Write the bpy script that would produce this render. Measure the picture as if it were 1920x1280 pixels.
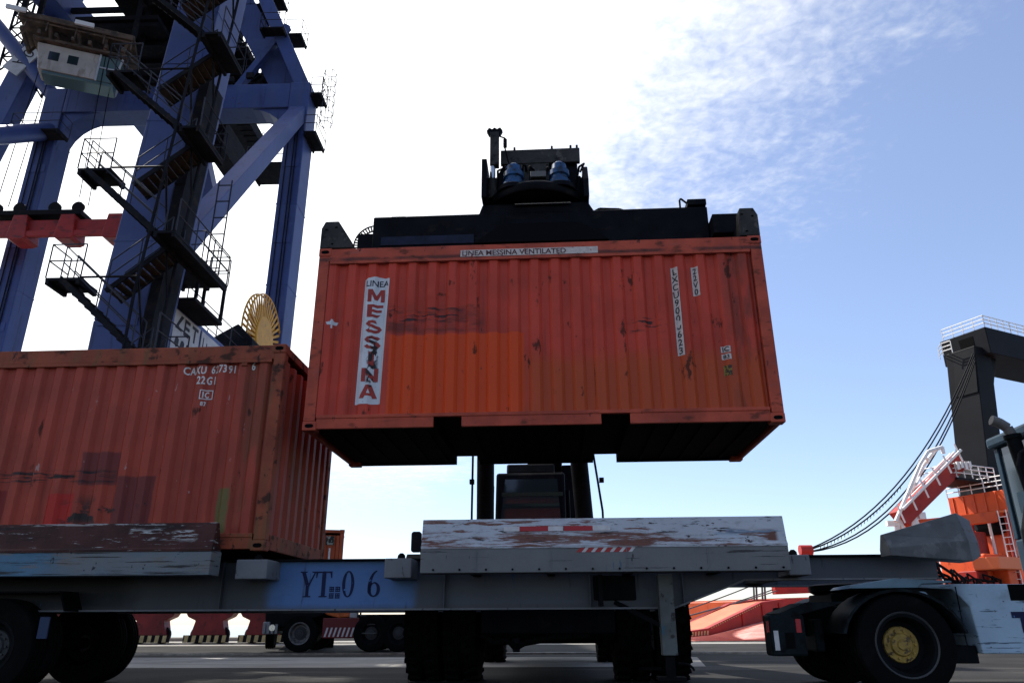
import bpy, bmesh, math, random
from mathutils import Vector, Matrix
random.seed(7)
R = math.radians
sc = bpy.context.scene
for o in list(bpy.data.objects):
    bpy.data.objects.remove(o, do_unlink=True)
COL = sc.collection

# ---------------------------------------------------------------- camera
PITCH, ROLL, CAMH = R(20.7), R(-0.235), 0.76
cd = bpy.data.cameras.new('camera')
cam = bpy.data.objects.new('camera', cd)
COL.objects.link(cam)
fw = Vector((0, math.cos(PITCH), math.sin(PITCH)))
up0 = Vector((0, -math.sin(PITCH), math.cos(PITCH)))
rt = Vector((1, 0, 0)) * math.cos(ROLL) + up0 * math.sin(ROLL)
up = up0 * math.cos(ROLL) - Vector((1, 0, 0)) * math.sin(ROLL)
m = Matrix.Identity(4)
for i in range(3):
    m[i][0], m[i][1], m[i][2] = rt[i], up[i], -fw[i]
m[2][3] = CAMH
cam.matrix_world = m
cd.sensor_width = 36.0
cd.lens = 1400.0 / 1920.0 * 36.0
cd.clip_start = 0.05
cd.clip_end = 30000
sc.camera = cam

# ---------------------------------------------------------------- sky, sun, exposure
SUN_AZ, SUN_EL = R(-50), R(52)
world = bpy.data.worlds.new('World')
sc.world = world
world.use_nodes = True
nt = world.node_tree
nt.nodes.clear()
N = lambda t: nt.nodes.new(t)
LK = nt.links.new
out = N('ShaderNodeOutputWorld')
bg = N('ShaderNodeBackground')
bg.inputs['Strength'].default_value = 0.10
LK(bg.outputs[0], out.inputs[0])
sky = N('ShaderNodeTexSky')
sky.sky_type = 'NISHITA'
sky.sun_disc = False
sky.sun_elevation = SUN_EL
sky.sun_rotation = SUN_AZ
sky.air_density = 1.0
sky.dust_density = 0.6
sky.ozone_density = 4.0


def wmath(op, a, b=None, c=None, clamp=False):
    n = N('ShaderNodeMath')
    n.operation = op
    n.use_clamp = clamp
    for i, x in enumerate((a, b, c)):
        if x is None:
            continue
        if isinstance(x, (int, float)):
            n.inputs[i].default_value = x
        else:
            LK(x, n.inputs[i])
    return n.outputs[0]


tc = N('ShaderNodeTexCoord')
sep = N('ShaderNodeSeparateXYZ')
LK(tc.outputs['Generated'], sep.inputs[0])
zz = wmath('MAXIMUM', sep.outputs[2], 0.05)
uu = wmath('DIVIDE', sep.outputs[0], zz)
vv = wmath('DIVIDE', sep.outputs[1], zz)
cmb = N('ShaderNodeCombineXYZ')
LK(uu, cmb.inputs[0])
LK(vv, cmb.inputs[1])


def wnoise(scale, detail, rough=0.55, dist=0.0):
    n = N('ShaderNodeTexNoise')
    n.inputs['Scale'].default_value = scale
    n.inputs['Detail'].default_value = detail
    n.inputs['Roughness'].default_value = rough
    n.inputs['Distortion'].default_value = dist
    LK(cmb.outputs[0], n.inputs['Vector'])
    return n.outputs['Fac']


# cloud bank: a deck of small cloudlets that thins out towards the right of the harbour
bank = wmath('SUBTRACT', 0.95, wmath('ADD', wmath('MULTIPLY', uu, 1.0), wmath('MULTIPLY', vv, 0.28)))
bank = wmath('ADD', bank, wmath('MULTIPLY', wmath('SUBTRACT', wnoise(1.3, 3), 0.5), 1.1))
# it thins again towards the horizon over the water
bank = wmath('MINIMUM', bank, wmath('SUBTRACT', 1.35, wmath('MULTIPLY', vv, 0.22)))
# bank kept sunward; unseen sky overhead and behind is cleared for less fill
bank = wmath('MINIMUM', bank, wmath('MULTIPLY', wmath('SUBTRACT', wmath('SUBTRACT', vv, wmath('MULTIPLY', uu, 0.6)), 0.2), 1.2))
big = wnoise(9.0, 4, 0.55, 0.5)
fine = wnoise(36, 3.5, 0.55, 0.3)
tex = wmath('ADD', wmath('MULTIPLY', big, 0.5), wmath('MULTIPLY', fine, 0.5))
mr = N('ShaderNodeMapRange')
mr.interpolation_type = 'SMOOTHSTEP'
mr.inputs['From Min'].default_value = 0.22
mr.inputs['From Max'].default_value = 1.08
mr.inputs['To Min'].default_value = 0.09       # a thin high veil everywhere
LK(wmath('ADD', wmath('MULTIPLY', bank, 0.75), wmath('MULTIPLY', tex, 0.95)), mr.inputs['Value'])
# sunward brightening of the thin cloud
sd = Vector((math.sin(SUN_AZ) * math.cos(SUN_EL), math.cos(SUN_AZ) * math.cos(SUN_EL), math.sin(SUN_EL)))
vd = N('ShaderNodeVectorMath')
vd.operation = 'DOT_PRODUCT'
LK(tc.outputs['Generated'], vd.inputs[0])
vd.inputs[1].default_value = sd
mu = wmath('MAXIMUM', vd.outputs['Value'], 0.0)
glow = wmath('ADD', 5.6, wmath('MULTIPLY', wmath('POWER', mu, 5.0), 8.0))
ccol = N('ShaderNodeMix')
ccol.data_type = 'RGBA'
ccol.blend_type = 'MULTIPLY'
ccol.inputs[0].default_value = 1.0
ccol.inputs[6].default_value = (0.96, 0.98, 1.0, 1)
LK(glow, ccol.inputs[7])
mixs = N('ShaderNodeMix')
mixs.data_type = 'RGBA'
LK(mr.outputs[0], mixs.inputs[0])
wb_ = N('ShaderNodeMix')          # camera white balance of the clear sky
wb_.data_type = 'RGBA'
wb_.blend_type = 'MULTIPLY'
wb_.inputs[0].default_value = 1.0
wb_.inputs[7].default_value = (1.09, 1.02, 1.05, 1)
LK(sky.outputs[0], wb_.inputs[6])
LK(wb_.outputs[2], mixs.inputs[6])
LK(ccol.outputs[2], mixs.inputs[7])
LK(mixs.outputs[2], bg.inputs['Color'])

sl = bpy.data.lights.new('sun', 'SUN')
sl.energy = 4.0
sl.angle = R(0.5)
sl.color = (1.0, 0.96, 0.9)
sun = bpy.data.objects.new('sun', sl)
COL.objects.link(sun)
sun.rotation_euler = (-sd).to_track_quat('-Z', 'Y').to_euler()
sun.location = (-60, 60, 90)

sc.view_settings.view_transform = 'Standard'
sc.view_settings.look = 'None'
sc.view_settings.gamma = 1.0
sc.view_settings.use_curve_mapping = False
sc.view_settings.exposure = 1.0
sc.render.engine = 'CYCLES'

# ---------------------------------------------------------------- materials
MATS = {}


def mat(name, base, rough=0.6, metal=0.0, layers=(), bump=0.0, bscale=30.0, var=0.0, vscale=1.5, spec=None, trans=0.0):
    """Principled paint with noise-driven layers (chips, rust, dirt, some painted shade) in the thing's own coordinates."""
    if name in MATS:
        return MATS[name]
    mt = bpy.data.materials.new(name)
    mt.use_nodes = True
    t = mt.node_tree
    b = t.nodes['Principled BSDF']
    L = t.links.new
    b.inputs['Roughness'].default_value = rough
    b.inputs['Metallic'].default_value = metal
    if spec is None:                       # dusty dark steel and rubber barely shine
        spec = 0.04 if max(base) < .02 else 0.12 if max(base) < .06 else 0.3
    b.inputs['Specular IOR Level'].default_value = spec
    b.inputs['Transmission Weight'].default_value = trans
    mt.diffuse_color = (*base, 1)
    MATS[name] = mt
    co = t.nodes.new('ShaderNodeTexCoord').outputs['Object']

    def val(n, i, x):
        if isinstance(x, (int, float)):
            n.inputs[i].default_value = x
        else:
            L(x, n.inputs[i])

    def mth(op, a, c=0.0):
        n = t.nodes.new('ShaderNodeMath')
        n.operation = op
        val(n, 0, a)
        val(n, 1, c)
        return n.outputs[0]

    def noise(s, d, rough_=0.6, off=0.0):
        mp = t.nodes.new('ShaderNodeMapping')
        mp.inputs['Scale'].default_value = s if isinstance(s, tuple) else (s, s, s)
        mp.inputs['Location'].default_value = (off, off * 1.7, off * .3)
        L(co, mp.inputs['Vector'])
        n = t.nodes.new('ShaderNodeTexNoise')
        n.inputs['Scale'].default_value = 1.0
        n.inputs['Detail'].default_value = d
        n.inputs['Roughness'].default_value = rough_
        L(mp.outputs[0], n.inputs['Vector'])
        return n.outputs['Fac']

    def step(x, lo, hi):
        n = t.nodes.new('ShaderNodeMapRange')
        n.interpolation_type = 'SMOOTHSTEP'
        n.inputs['From Min'].default_value = lo
        n.inputs['From Max'].default_value = hi
        L(x, n.inputs['Value'])
        return n.outputs[0]

    def mix(fac, a, c):
        n = t.nodes.new('ShaderNodeMix')
        n.data_type = 'RGBA'
        val(n, 0, fac)
        for i, x in ((6, a), (7, c)):
            if isinstance(x, tuple):
                n.inputs[i].default_value = (*x, 1) if len(x) == 3 else x
            else:
                L(x, n.inputs[i])
        return n.outputs[2]

    col = base
    if var:
        f = step(noise(vscale, 5), 0.3, 0.7)
        col = mix(f, tuple(c * (1 - var) for c in base), tuple(min(1, c * (1 + var)) for c in base))
    sepn = None
    rgh = rough
    for k, ly in enumerate(layers):
        f = None
        if ly.get('s') is not None:
            f = step(noise(ly['s'], ly.get('d', 6), ly.get('r', .62), off=k * 3.7 + 1.1), ly['lo'], ly['hi'])
        bx = ly.get('box')
        if bx:
            if sepn is None:
                sepn = t.nodes.new('ShaderNodeSeparateXYZ')
                L(co, sepn.inputs[0])
            e = ly.get('e', 0.01)
            wob = ly.get('w', 0.0)
            for ax in range(3):
                lo_, hi_ = bx[2 * ax], bx[2 * ax + 1]
                c = sepn.outputs[ax]
                if wob:
                    c = mth('ADD', c, mth('MULTIPLY', mth('SUBTRACT', noise(ly.get('ws', 6.0), 4, off=k + ax * 5.0), 0.5), wob))
                if lo_ is not None:
                    g = step(c, lo_ - e, lo_ + e)
                    f = g if f is None else mth('MULTIPLY', f, g)
                if hi_ is not None:
                    g = mth('SUBTRACT', 1.0, step(c, hi_ - e, hi_ + e))
                    f = g if f is None else mth('MULTIPLY', f, g)
        if ly.get('a', 1.0) != 1.0:
            f = mth('MULTIPLY', f, ly['a'])
        col = mix(f, col, ly['c'])
        if 'rough' in ly:
            rgh = mth('ADD', mth('MULTIPLY', rgh if not isinstance(rgh, float) else rough, mth('SUBTRACT', 1.0, f)), mth('MULTIPLY', f, ly['rough']))
    if isinstance(col, tuple):
        b.inputs['Base Color'].default_value = (*col, 1)
    else:
        L(col, b.inputs['Base Color'])
    if not isinstance(rgh, float):
        L(rgh, b.inputs['Roughness'])
    if bump:
        bn = t.nodes.new('ShaderNodeBump')
        bn.inputs['Strength'].default_value = bump
        bn.inputs['Distance'].default_value = 0.02
        L(noise(bscale, 6), bn.inputs['Height'])
        L(bn.outputs[0], b.inputs['Normal'])
    return mt


# ---------------------------------------------------------------- mesh builder
class MB:
    def __init__(self, off=(0, 0, 0)):
        self.v, self.f, self.off = [], [], Vector(off)

    def add(self, vs, fs):
        n = len(self.v)
        self.v += [tuple(Vector(p) - self.off) for p in vs]
        self.f += [tuple(i + n for i in q) for q in fs]
        return self

    def box(self, x0, x1, y0, y1, z0, z1):
        return self.add([(x0, y0, z0), (x1, y0, z0), (x1, y1, z0), (x0, y1, z0), (x0, y0, z1), (x1, y0, z1), (x1, y1, z1), (x0, y1, z1)],
                        [(0, 3, 2, 1), (4, 5, 6, 7), (0, 1, 5, 4), (1, 2, 6, 5), (2, 3, 7, 6), (3, 0, 4, 7)])

    def beam(self, p0, p1, w, h, upv=(0, 0, 1), w1=None, h1=None):
        p0, p1 = Vector(p0), Vector(p1)
        d = (p1 - p0).normalized()
        u = Vector(upv)
        if abs(d.dot(u)) > 0.98:
            u = Vector((0, 1, 0))
        s = d.cross(u).normalized()
        u = s.cross(d).normalized()
        w1 = w if w1 is None else w1
        h1 = h if h1 is None else h1
        vs = []
        for p, a, c in ((p0, w, h), (p1, w1, h1)):
            vs += [p - s * a / 2 - u * c / 2, p + s * a / 2 - u * c / 2, p + s * a / 2 + u * c / 2, p - s * a / 2 + u * c / 2]
        return self.add(vs, [(0, 1, 2, 3), (7, 6, 5, 4), (0, 4, 5, 1), (1, 5, 6, 2), (2, 6, 7, 3), (3, 7, 4, 0)])

    def tube(self, p0, p1, r, n=8, r1=None):
        p0, p1 = Vector(p0), Vector(p1)
        r1 = r if r1 is None else r1
        d = (p1 - p0).normalized()
        u = Vector((0, 0, 1)) if abs(d.z) < 0.9 else Vector((0, 1, 0))
        s = d.cross(u).normalized()
        u = s.cross(d)
        vs = []
        for p, q in ((p0, r), (p1, r1)):
            for k in range(n):
                a = 2 * math.pi * k / n
                vs.append(p + (s * math.cos(a) + u * math.sin(a)) * q)
        fs = [(k, (k + 1) % n, n + (k + 1) % n, n + k) for k in range(n)]
        fs += [tuple(range(n - 1, -1, -1)), tuple(range(n, 2 * n))]
        return self.add(vs, fs)

    def path(self, pts, r, n=6):
        for a, c in zip(pts[:-1], pts[1:]):
            self.tube(a, c, r, n)
        return self

    def loft(self, pa, pb):
        n = len(pa)
        fs = [(k, (k + 1) % n, n + (k + 1) % n, n + k) for k in range(n)]
        fs += [tuple(range(n - 1, -1, -1)), tuple(range(n, 2 * n))]
        return self.add(list(pa) + list(pb), fs)

    def prism_y(self, poly, y0, y1):      # (x,z) polygon pushed along y
        return self.loft([(x, y0, z) for x, z in poly], [(x, y1, z) for x, z in poly])

    def prism_x(self, poly, x0, x1):      # (y,z)
        return self.loft([(x0, y, z) for y, z in poly], [(x1, y, z) for y, z in poly])

    def prism_z(self, poly, z0, z1):      # (x,y)
        return self.loft([(x, y, z0) for x, y in poly], [(x, y, z1) for x, y in poly])

    def lathe(self, prof, c, axis='y', n=32):   # prof (r, t), closed ring if it returns to start
        c = Vector(c)
        ax = {'x': (Vector((1, 0, 0)), Vector((0, 1, 0)), Vector((0, 0, 1))), 'y': (Vector((0, 1, 0)), Vector((1, 0, 0)), Vector((0, 0, 1))),
              'z': (Vector((0, 0, 1)), Vector((1, 0, 0)), Vector((0, 1, 0)))}[axis]
        vs, fs, mN = [], [], len(prof)
        for k in range(n):
            a = 2 * math.pi * k / n
            for r, t in prof:
                vs.append(c + ax[0] * t + (ax[1] * math.cos(a) + ax[2] * math.sin(a)) * r)
        for k in range(n):
            k2 = (k + 1) % n
            for j in range(mN - 1):
                fs.append((k * mN + j, k2 * mN + j, k2 * mN + j + 1, k * mN + j + 1))
        return self.add(vs, fs)

    def mesh(self, name, mt, smooth=None):
        me = bpy.data.meshes.new(name)
        me.from_pydata(self.v, [], self.f)
        bm = bmesh.new()
        bm.from_mesh(me)
        bmesh.ops.recalc_face_normals(bm, faces=bm.faces)
        bm.to_mesh(me)
        bm.free()
        me.materials.append(mt)
        if smooth:
            me.polygons.foreach_set('use_smooth', [True] * len(me.polygons))
            me.set_sharp_from_angle(angle=R(smooth))
        return me

    def build(self, name, mt, parent=None, bevel=0.0, smooth=None):
        o = bpy.data.objects.new(name, self.mesh(name, mt, smooth))
        COL.objects.link(o)
        o.parent = parent
        if bevel:
            md = o.modifiers.new('bevel', 'BEVEL')
            md.width = bevel
            md.segments = 2
            md.limit_method = 'ANGLE'
        return o


def thing(name, label, cat, loc=(0, 0, 0), rotz=0.0, group=None):
    o = bpy.data.objects.new(name, None)
    COL.objects.link(o)
    o.location = loc
    o.rotation_euler = (0, 0, rotz)
    o.empty_display_size = 0.3
    o['label'] = label
    o['category'] = cat
    if group:
        o['group'] = group
    return o


def put(mesh_obj, name, parent, loc=(0, 0, 0), rot=(0, 0, 0)):
    c = mesh_obj.copy()
    c.name = name
    COL.objects.link(c)
    c.parent = parent
    c.location = loc
    c.rotation_euler = rot
    return c


def structure(o):
    o['kind'] = 'structure'
    return o


def text(name, body, h, mt, parent, fn, x=0.0, z=0.0, bold=0.0, sx=1.0, cuts=(), align='LEFT', spacing=1.0):
    """Flat lettering; fn(x,z) -> 3D point on the surface it is painted on; cuts = x positions to fold at."""
    cu = bpy.data.curves.new('lettering', 'FONT')
    cu.body = body
    cu.size = h / 0.69
    cu.offset = bold
    cu.align_x = align
    cu.space_character = spacing
    cu.resolution_u = 3
    to = bpy.data.objects.new('tmp', cu)
    COL.objects.link(to)
    bpy.context.view_layer.update()
    me = bpy.data.meshes.new_from_object(to.evaluated_get(bpy.context.evaluated_depsgraph_get()))
    bpy.data.objects.remove(to, do_unlink=True)
    bm = bmesh.new()
    bm.from_mesh(me)
    for v in bm.verts:
        v.co = Vector((v.co.x * sx + x, v.co.y + z, 0))
    for cx in cuts:
        bmesh.ops.bisect_plane(bm, geom=bm.verts[:] + bm.edges[:] + bm.faces[:], plane_co=(cx, 0, 0), plane_no=(1, 0, 0))
    for v in bm.verts:
        v.co = Vector(fn(v.co.x, v.co.y))
    bm.to_mesh(me)
    bm.free()
    me.materials.clear()
    me.materials.append(mt)
    o = bpy.data.objects.new(name, me)
    COL.objects.link(o)
    o.parent = parent
    return o


def decal(name, poly, mt, parent, fn, cuts=()):
    """Flat painted or stuck-on polygon given in (x,z), folded over the surface fn."""
    bm = bmesh.new()
    bm.faces.new([bm.verts.new((x, z, 0)) for x, z in poly])
    for cx in cuts:
        bmesh.ops.bisect_plane(bm, geom=bm.verts[:] + bm.edges[:] + bm.faces[:], plane_co=(cx, 0, 0), plane_no=(1, 0, 0))
    for v in bm.verts:
        v.co = Vector(fn(v.co.x, v.co.y))
    me = bpy.data.meshes.new(name)
    bm.to_mesh(me)
    bm.free()
    me.materials.append(mt)
    o = bpy.data.objects.new(name, me)
    COL.objects.link(o)
    o.parent = parent
    return o


def rect(x0, x1, z0, z1):
    return [(x0, z0), (x1, z0), (x1, z1), (x0, z1)]


def railing(pts, parent, mt, hgt=1.05, r=0.022, name='railing', step_=1.3, mids=2):
    b = MB()
    for a, c in zip(pts[:-1], pts[1:]):
        a, c = Vector(a), Vector(c)
        for j in range(mids):
            dz = Vector((0, 0, hgt * (j + 1) / mids))
            b.tube(a + dz, c + dz, r, 5)
        n = max(1, int(round((c - a).length / step_)))
        for k in range(n + 1):
            p = a.lerp(c, k / n)
            b.tube(p, p + Vector((0, 0, hgt)), r, 5)
    return b.build(name, mt, parent)
# ---------------------------------------------------------------- shared materials
TY = R(-3.2)
TO = Vector((-3.0, 9.30, 0))
TEX_, TEY_ = Vector((math.cos(TY), math.sin(TY), 0)), Vector((-math.sin(TY), math.cos(TY), 0))


def tw(a, b, c=0.0):
    return TO + TEX_ * a + TEY_ * b + Vector((0, 0, c))


black = mat('black_steel', (0.010, 0.010, 0.012), 0.6, layers=[dict(c=(0.03, 0.028, 0.025), s=3.0, lo=.5, hi=.8, a=.6)], bump=.1)
rubber = mat('tyre_rubber', (0.0045, 0.0045, 0.0045), 0.9, layers=[dict(c=(0.012, 0.011, 0.010), s=5.0, lo=.5, hi=.75, a=.5)], bump=.2, bscale=60)
hole = mat('dark_opening', (0.004, 0.004, 0.004), 0.9)
white_paint = mat('white_lettering', (0.62, 0.6, 0.57), 0.6, var=.12, vscale=9, layers=[dict(c=(0.25, 0.08, 0.06), s=14.0, lo=.62, hi=.7)])
glass = mat('dark_glass', (0.02, 0.03, 0.035), 0.08, spec=.8)

# ---------------------------------------------------------------- ground, quay, water, hills
asphalt = mat('quay_asphalt', (0.027, 0.026, 0.025), 0.9, var=.3, vscale=.35, spec=.06, layers=[
    dict(c=(0.03, 0.03, 0.03), s=(.5, 2.2, 1), lo=.52, hi=.72, a=.8),
    dict(c=(0.06, 0.057, 0.054), s=(.22, 1.3, 1), lo=.55, hi=.68, a=.8),
    dict(c=(0.02, 0.02, 0.02), s=(.12, 3.5, 1), lo=.63, hi=.67, a=.7),
    dict(c=(0.015, 0.015, 0.016), s=1.6, lo=.66, hi=.73, a=.8)], bump=.35, bscale=14)
concrete = mat('quay_concrete', (0.26, 0.245, 0.22), 0.9, spec=.08, var=.18, vscale=.5, layers=[
    dict(c=(0.13, 0.12, 0.11), s=(.2, 3.0, 1), lo=.52, hi=.66, a=.85),
    dict(c=(0.05, 0.048, 0.045), s=(.15, 5.0, 1), lo=.6, hi=.66, a=.7),
    dict(c=(0.06, 0.055, 0.05), s=1.1, lo=.62, hi=.72, a=.7)], bump=.3, bscale=12)
QE = 41.0
structure(MB().add([(-400, -60, 0), (400, -60, 0), (400, QE, 0), (-400, QE, 0)], [(0, 1, 2, 3)]).build('ground', asphalt))
structure(MB().add([(-90, 17.6, .004), (3.6, 15.2, .004), (4.4, 19.4, .004), (-90, 26.4, .004)], [(0, 1, 2, 3)]).build('pale_lane', concrete))  # pale strip laid over the asphalt, ending short on the right
structure(MB().add([(-400, 31.5, .004), (400, 31.5, .004), (400, QE - .5, .004), (-400, QE - .5, .004)], [(0, 1, 2, 3)]).build('quay_apron', concrete))
structure(MB().prism_x([(QE - .5, -.02), (QE - .5, .16), (QE - .42, .2), (QE, .2), (QE, -3.0), (QE - .2, -3.0), (QE - .2, -.02)], -400, 400).build('kerb', concrete))
steel_rail = mat('rail_steel', (0.2, 0.18, 0.16), 0.4, .8, var=.3, vscale=4)
CR = R(-1.6)
GX, GY = Vector((math.cos(CR), math.sin(CR), 0)), Vector((-math.sin(CR), math.cos(CR), 0))
GO = Vector((-11.85, 35.0, 0))
for yy in (0.0, -13.0):
    p, q = GO + GY * yy - GX * 200, GO + GY * yy + GX * 200
    structure(MB().beam(p + Vector((0, 0, .02)), q + Vector((0, 0, .02)), .09, .05).build('crane_rail', steel_rail))

wat = bpy.data.materials.new('sea_water')
wat.use_nodes = True
wb = wat.node_tree.nodes['Principled BSDF']
wb.inputs['Base Color'].default_value = (0.03, 0.07, 0.09, 1)
wb.inputs['Roughness'].default_value = 0.12
tcw = wat.node_tree.nodes.new('ShaderNodeTexCoord')
nw = wat.node_tree.nodes.new('ShaderNodeTexNoise')
nw.inputs['Scale'].default_value = .9
nw.inputs['Detail'].default_value = 4
wat.node_tree.links.new(tcw.outputs['Object'], nw.inputs['Vector'])
bw = wat.node_tree.nodes.new('ShaderNodeBump')
bw.inputs['Strength'].default_value = .5
bw.inputs['Distance'].default_value = .3
wat.node_tree.links.new(nw.outputs['Fac'], bw.inputs['Height'])
wat.node_tree.links.new(bw.outputs[0], wb.inputs['Normal'])
structure(MB().add([(-6000, QE - .3, -2.4), (6000, QE - .3, -2.4), (6000, 9000, -2.4), (-6000, 9000, -2.4)], [(0, 1, 2, 3)]).build('water', wat))

# bare pale hills across the bay
hill_m = mat('desert_rock', (0.5, 0.44, 0.4), 0.95, var=.2, vscale=.004, layers=[dict(c=(.3, .26, .25), s=(.004, .004, .02), lo=.5, hi=.65, a=.7)])
hb = MB()
xs = [-1500 + 75 * i for i in range(73)]
hv, hf = [], []
rows = 6
for i, xx in enumerate(xs):
    ridge = 60 + 65 * math.sin(xx * .0021 + 1.3) + 45 * math.sin(xx * .0057) + 25 * math.sin(xx * .017 + 2) + random.uniform(-14, 14)
    ridge *= max(0.0, min(1.0, (xx + 300) / 900.0)) * .9 + .1
    for j in range(rows):
        t_ = j / (rows - 1)
        hv.append((xx * (1 + .1 * t_) + random.uniform(-20, 20), 4200 + 900 * t_ + random.uniform(-60, 60) + 500 * math.sin(xx * .001), -3 + max(4, ridge) * (t_ ** .8) * (1 + random.uniform(-.12, .12))))
for i in range(len(xs) - 1):
    for j in range(rows - 1):
        a = i * rows + j
        hf.append((a, a + rows, a + rows + 1, a + 1))
structure(hb.add(hv, hf).build('hills', hill_m))

# ---------------------------------------------------------------- containers
CL, CW, CH = 6.058, 2.438, 2.591
PITCHC, DEP = 0.2785, 0.048


def prof(x, x0):
    t = ((x - x0) % PITCHC) / PITCHC
    if t < .34:
        return 0.0
    if t < .5:
        return DEP * (t - .34) / .16
    if t < .84:
        return DEP
    return DEP * (1 - (t - .84) / .16)


def breaks(x0, x1):
    r, k = [], 0
    while True:
        b0 = x0 + k * PITCHC
        if b0 > x1:
            return r
        for t in (0, .34, .5, .84):
            x = b0 + t * PITCHC
            if x0 < x < x1:
                r.append(x)
        k += 1


def corr(x0, x1, z0, z1, fn, rough_=0.0):
    xs_ = [x0] + breaks(x0, x1) + [x1]
    b = MB()
    nz = 8
    for j in range(nz):
        za, zb = z0 + (z1 - z0) * j / nz, z0 + (z1 - z0) * (j + 1) / nz
        for a, c in zip(xs_[:-1], xs_[1:]):
            b.add([fn(a, za), fn(c, za), fn(c, zb), fn(a, zb)], [(0, 1, 2, 3)])
    return b


def container(name, label, mside, mframe, munder, loc, rotz, dents=(), pockets=True):
    t = thing(name, label, 'container', loc, rotz)
    X0, X1, RZ0, RZ1 = .16, CL - .16, .17, CH - .2
    IN = .014

    def dent(x, z):
        return sum(a * math.exp(-((x - cx) / wx) ** 2 - ((z - cz) / wz) ** 2) for cx, cz, wx, wz, a in dents)

    near = lambda x, z: (x, IN + prof(x, X0) + dent(x, z), z)
    farf = lambda x, z: (x, CW - IN - prof(x, X0), z)
    endr = lambda y, z: (CL - IN - prof(y, .16), y, z)
    endl = lambda y, z: (IN + prof(y, .16), y, z)

    def panel(x0, x1, fn):
        b = corr(x0, x1, RZ0, RZ1, fn)
        bm = bmesh.new()
        me = b.mesh('side_panel', mside)
        bm.from_mesh(me)
        bmesh.ops.remove_doubles(bm, verts=bm.verts, dist=1e-4)
        bm.to_mesh(me)
        bm.free()
        return me
    for nm, fn, x0, x1 in (('side_panel', near, X0, X1), ('side_panel', farf, X0, X1), ('end_panel', endr, .16, CW - .16), ('end_panel', endl, .16, CW - .16)):
        o = bpy.data.objects.new(nm, panel(x0, x1, fn))
        COL.objects.link(o)
        o.parent = t
    rb = MB()
    for k in range(20):
        x0 = .15 + (CL - .3) * k / 20
        x1 = .15 + (CL - .3) * (k + 1) / 20
        rb.add([(x0, .03, CH - .03), ((x0 + x1) / 2, .03, CH - .012), (x1, .03, CH - .03), (x1, CW - .03, CH - .03), ((x0 + x1) / 2, CW - .03, CH - .012), (x0, CW - .03, CH - .03)], [(0, 1, 4, 5), (1, 2, 3, 4)])
    rb.build('roof', mside, t)
    fb = MB()
    segs = [.1, 1.68, 2.04, 3.80, 4.16, CL - .1] if pockets else [.1, CL - .1]
    for i in range(0, len(segs), 2):
        fb.box(segs[i], segs[i + 1], .062, CW - .062, .056, .16)
    fb.box(.1, CL - .1, .062, CW - .062, .161, .18)
    fb.build('floor', munder, t)
    cm = None
    for k in range(19):
        x = .35 + (CL - .7) * k / 18
        if pockets and any(abs(x - px) < .25 for px in (1.86, 3.98)):
            continue
        if cm is None:
            cm = MB().box(-.025, .025, .064, CW - .064, .035, .0555).build('cross_member', munder, t)
            cm.location.x = x
        else:
            put(cm, 'cross_member', t, (x, 0, 0))
    for ya, yb in ((0.004, .06), (CW - .06, CW - .004)):
        b = MB().box(.15, CL - .15, ya, yb, RZ1 - .002, CH - .012)
        b.build('top_rail', mframe, t, bevel=.008)
        yl = (ya - .016, ya + .002) if ya < 1 else (yb - .002, yb + .016)
        MB().box(.17, CL - .17, yl[0], yl[1], RZ1 - .05, RZ1 - .004).build('rail_lip', mframe, t, bevel=.006)
        b = MB()
        cuts_ = [.17, 1.68, 2.04, 3.80, 4.16, CL - .17] if pockets else [.17, CL - .17]
        for i in range(0, len(cuts_), 2):
            b.box(cuts_[i], cuts_[i + 1], ya + .008, yb, .02, .154)
        b.box(.17, CL - .17, ya, yb + .01, .1545, .2)
        b.build('bottom_rail', mframe if ya < 1 else munder, t, bevel=.005)  # far rail takes the near-black underside colour, its shade painted in
    if pockets:
        for px in (1.86, 3.98):
            MB().box(px - .178, px + .178, .07, CW - .07, .150, .1605).build('fork_pocket', munder, t)
    for xa, xb in ((.004, .06), (CL - .06, CL - .004)):
        MB().box(xa, xb, .165, CW - .165, CH - .12, CH - .012).build('header', mframe, t, bevel=.006)
        MB().box(xa, xb, .165, CW - .165, .02, .2).build('sill', mframe, t, bevel=.006)
    for xa, xb in ((0, .158), (CL - .158, CL)):
        for ya, yb in ((0, .15), (CW - .15, CW)):
            MB().box(xa + .004, xb - .004, ya + .004, yb - .004, .119, CH - .119).build('corner_post', mframe, t, bevel=.012)
            for za, zb in ((0, .118), (CH - .118, CH)):
                xo, xe = (xa, xa + .178) if xa == 0 else (xb - .178, xb)
                yo, ye = (ya, ya + .162) if ya == 0 else (yb - .162, yb)
                cst = MB().box(xo - .002, xe, yo - .002, ye, za - .002, zb + .002).build('corner_casting', mframe, t, bevel=.012)
                xc, zc = (xo + xe) / 2, (za + zb) / 2
                pts = [(xc + .04 * math.cos(q) + (.016 if math.cos(q) > 0 else -.016), zc + .026 * math.sin(q)) for q in [i * math.pi / 6 for i in range(12)]]
                if ya == 0:
                    MB().prism_y(pts, yo - .006, yo + .01).build('aperture', hole, cst)
    return t, near, X0, X1


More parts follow.
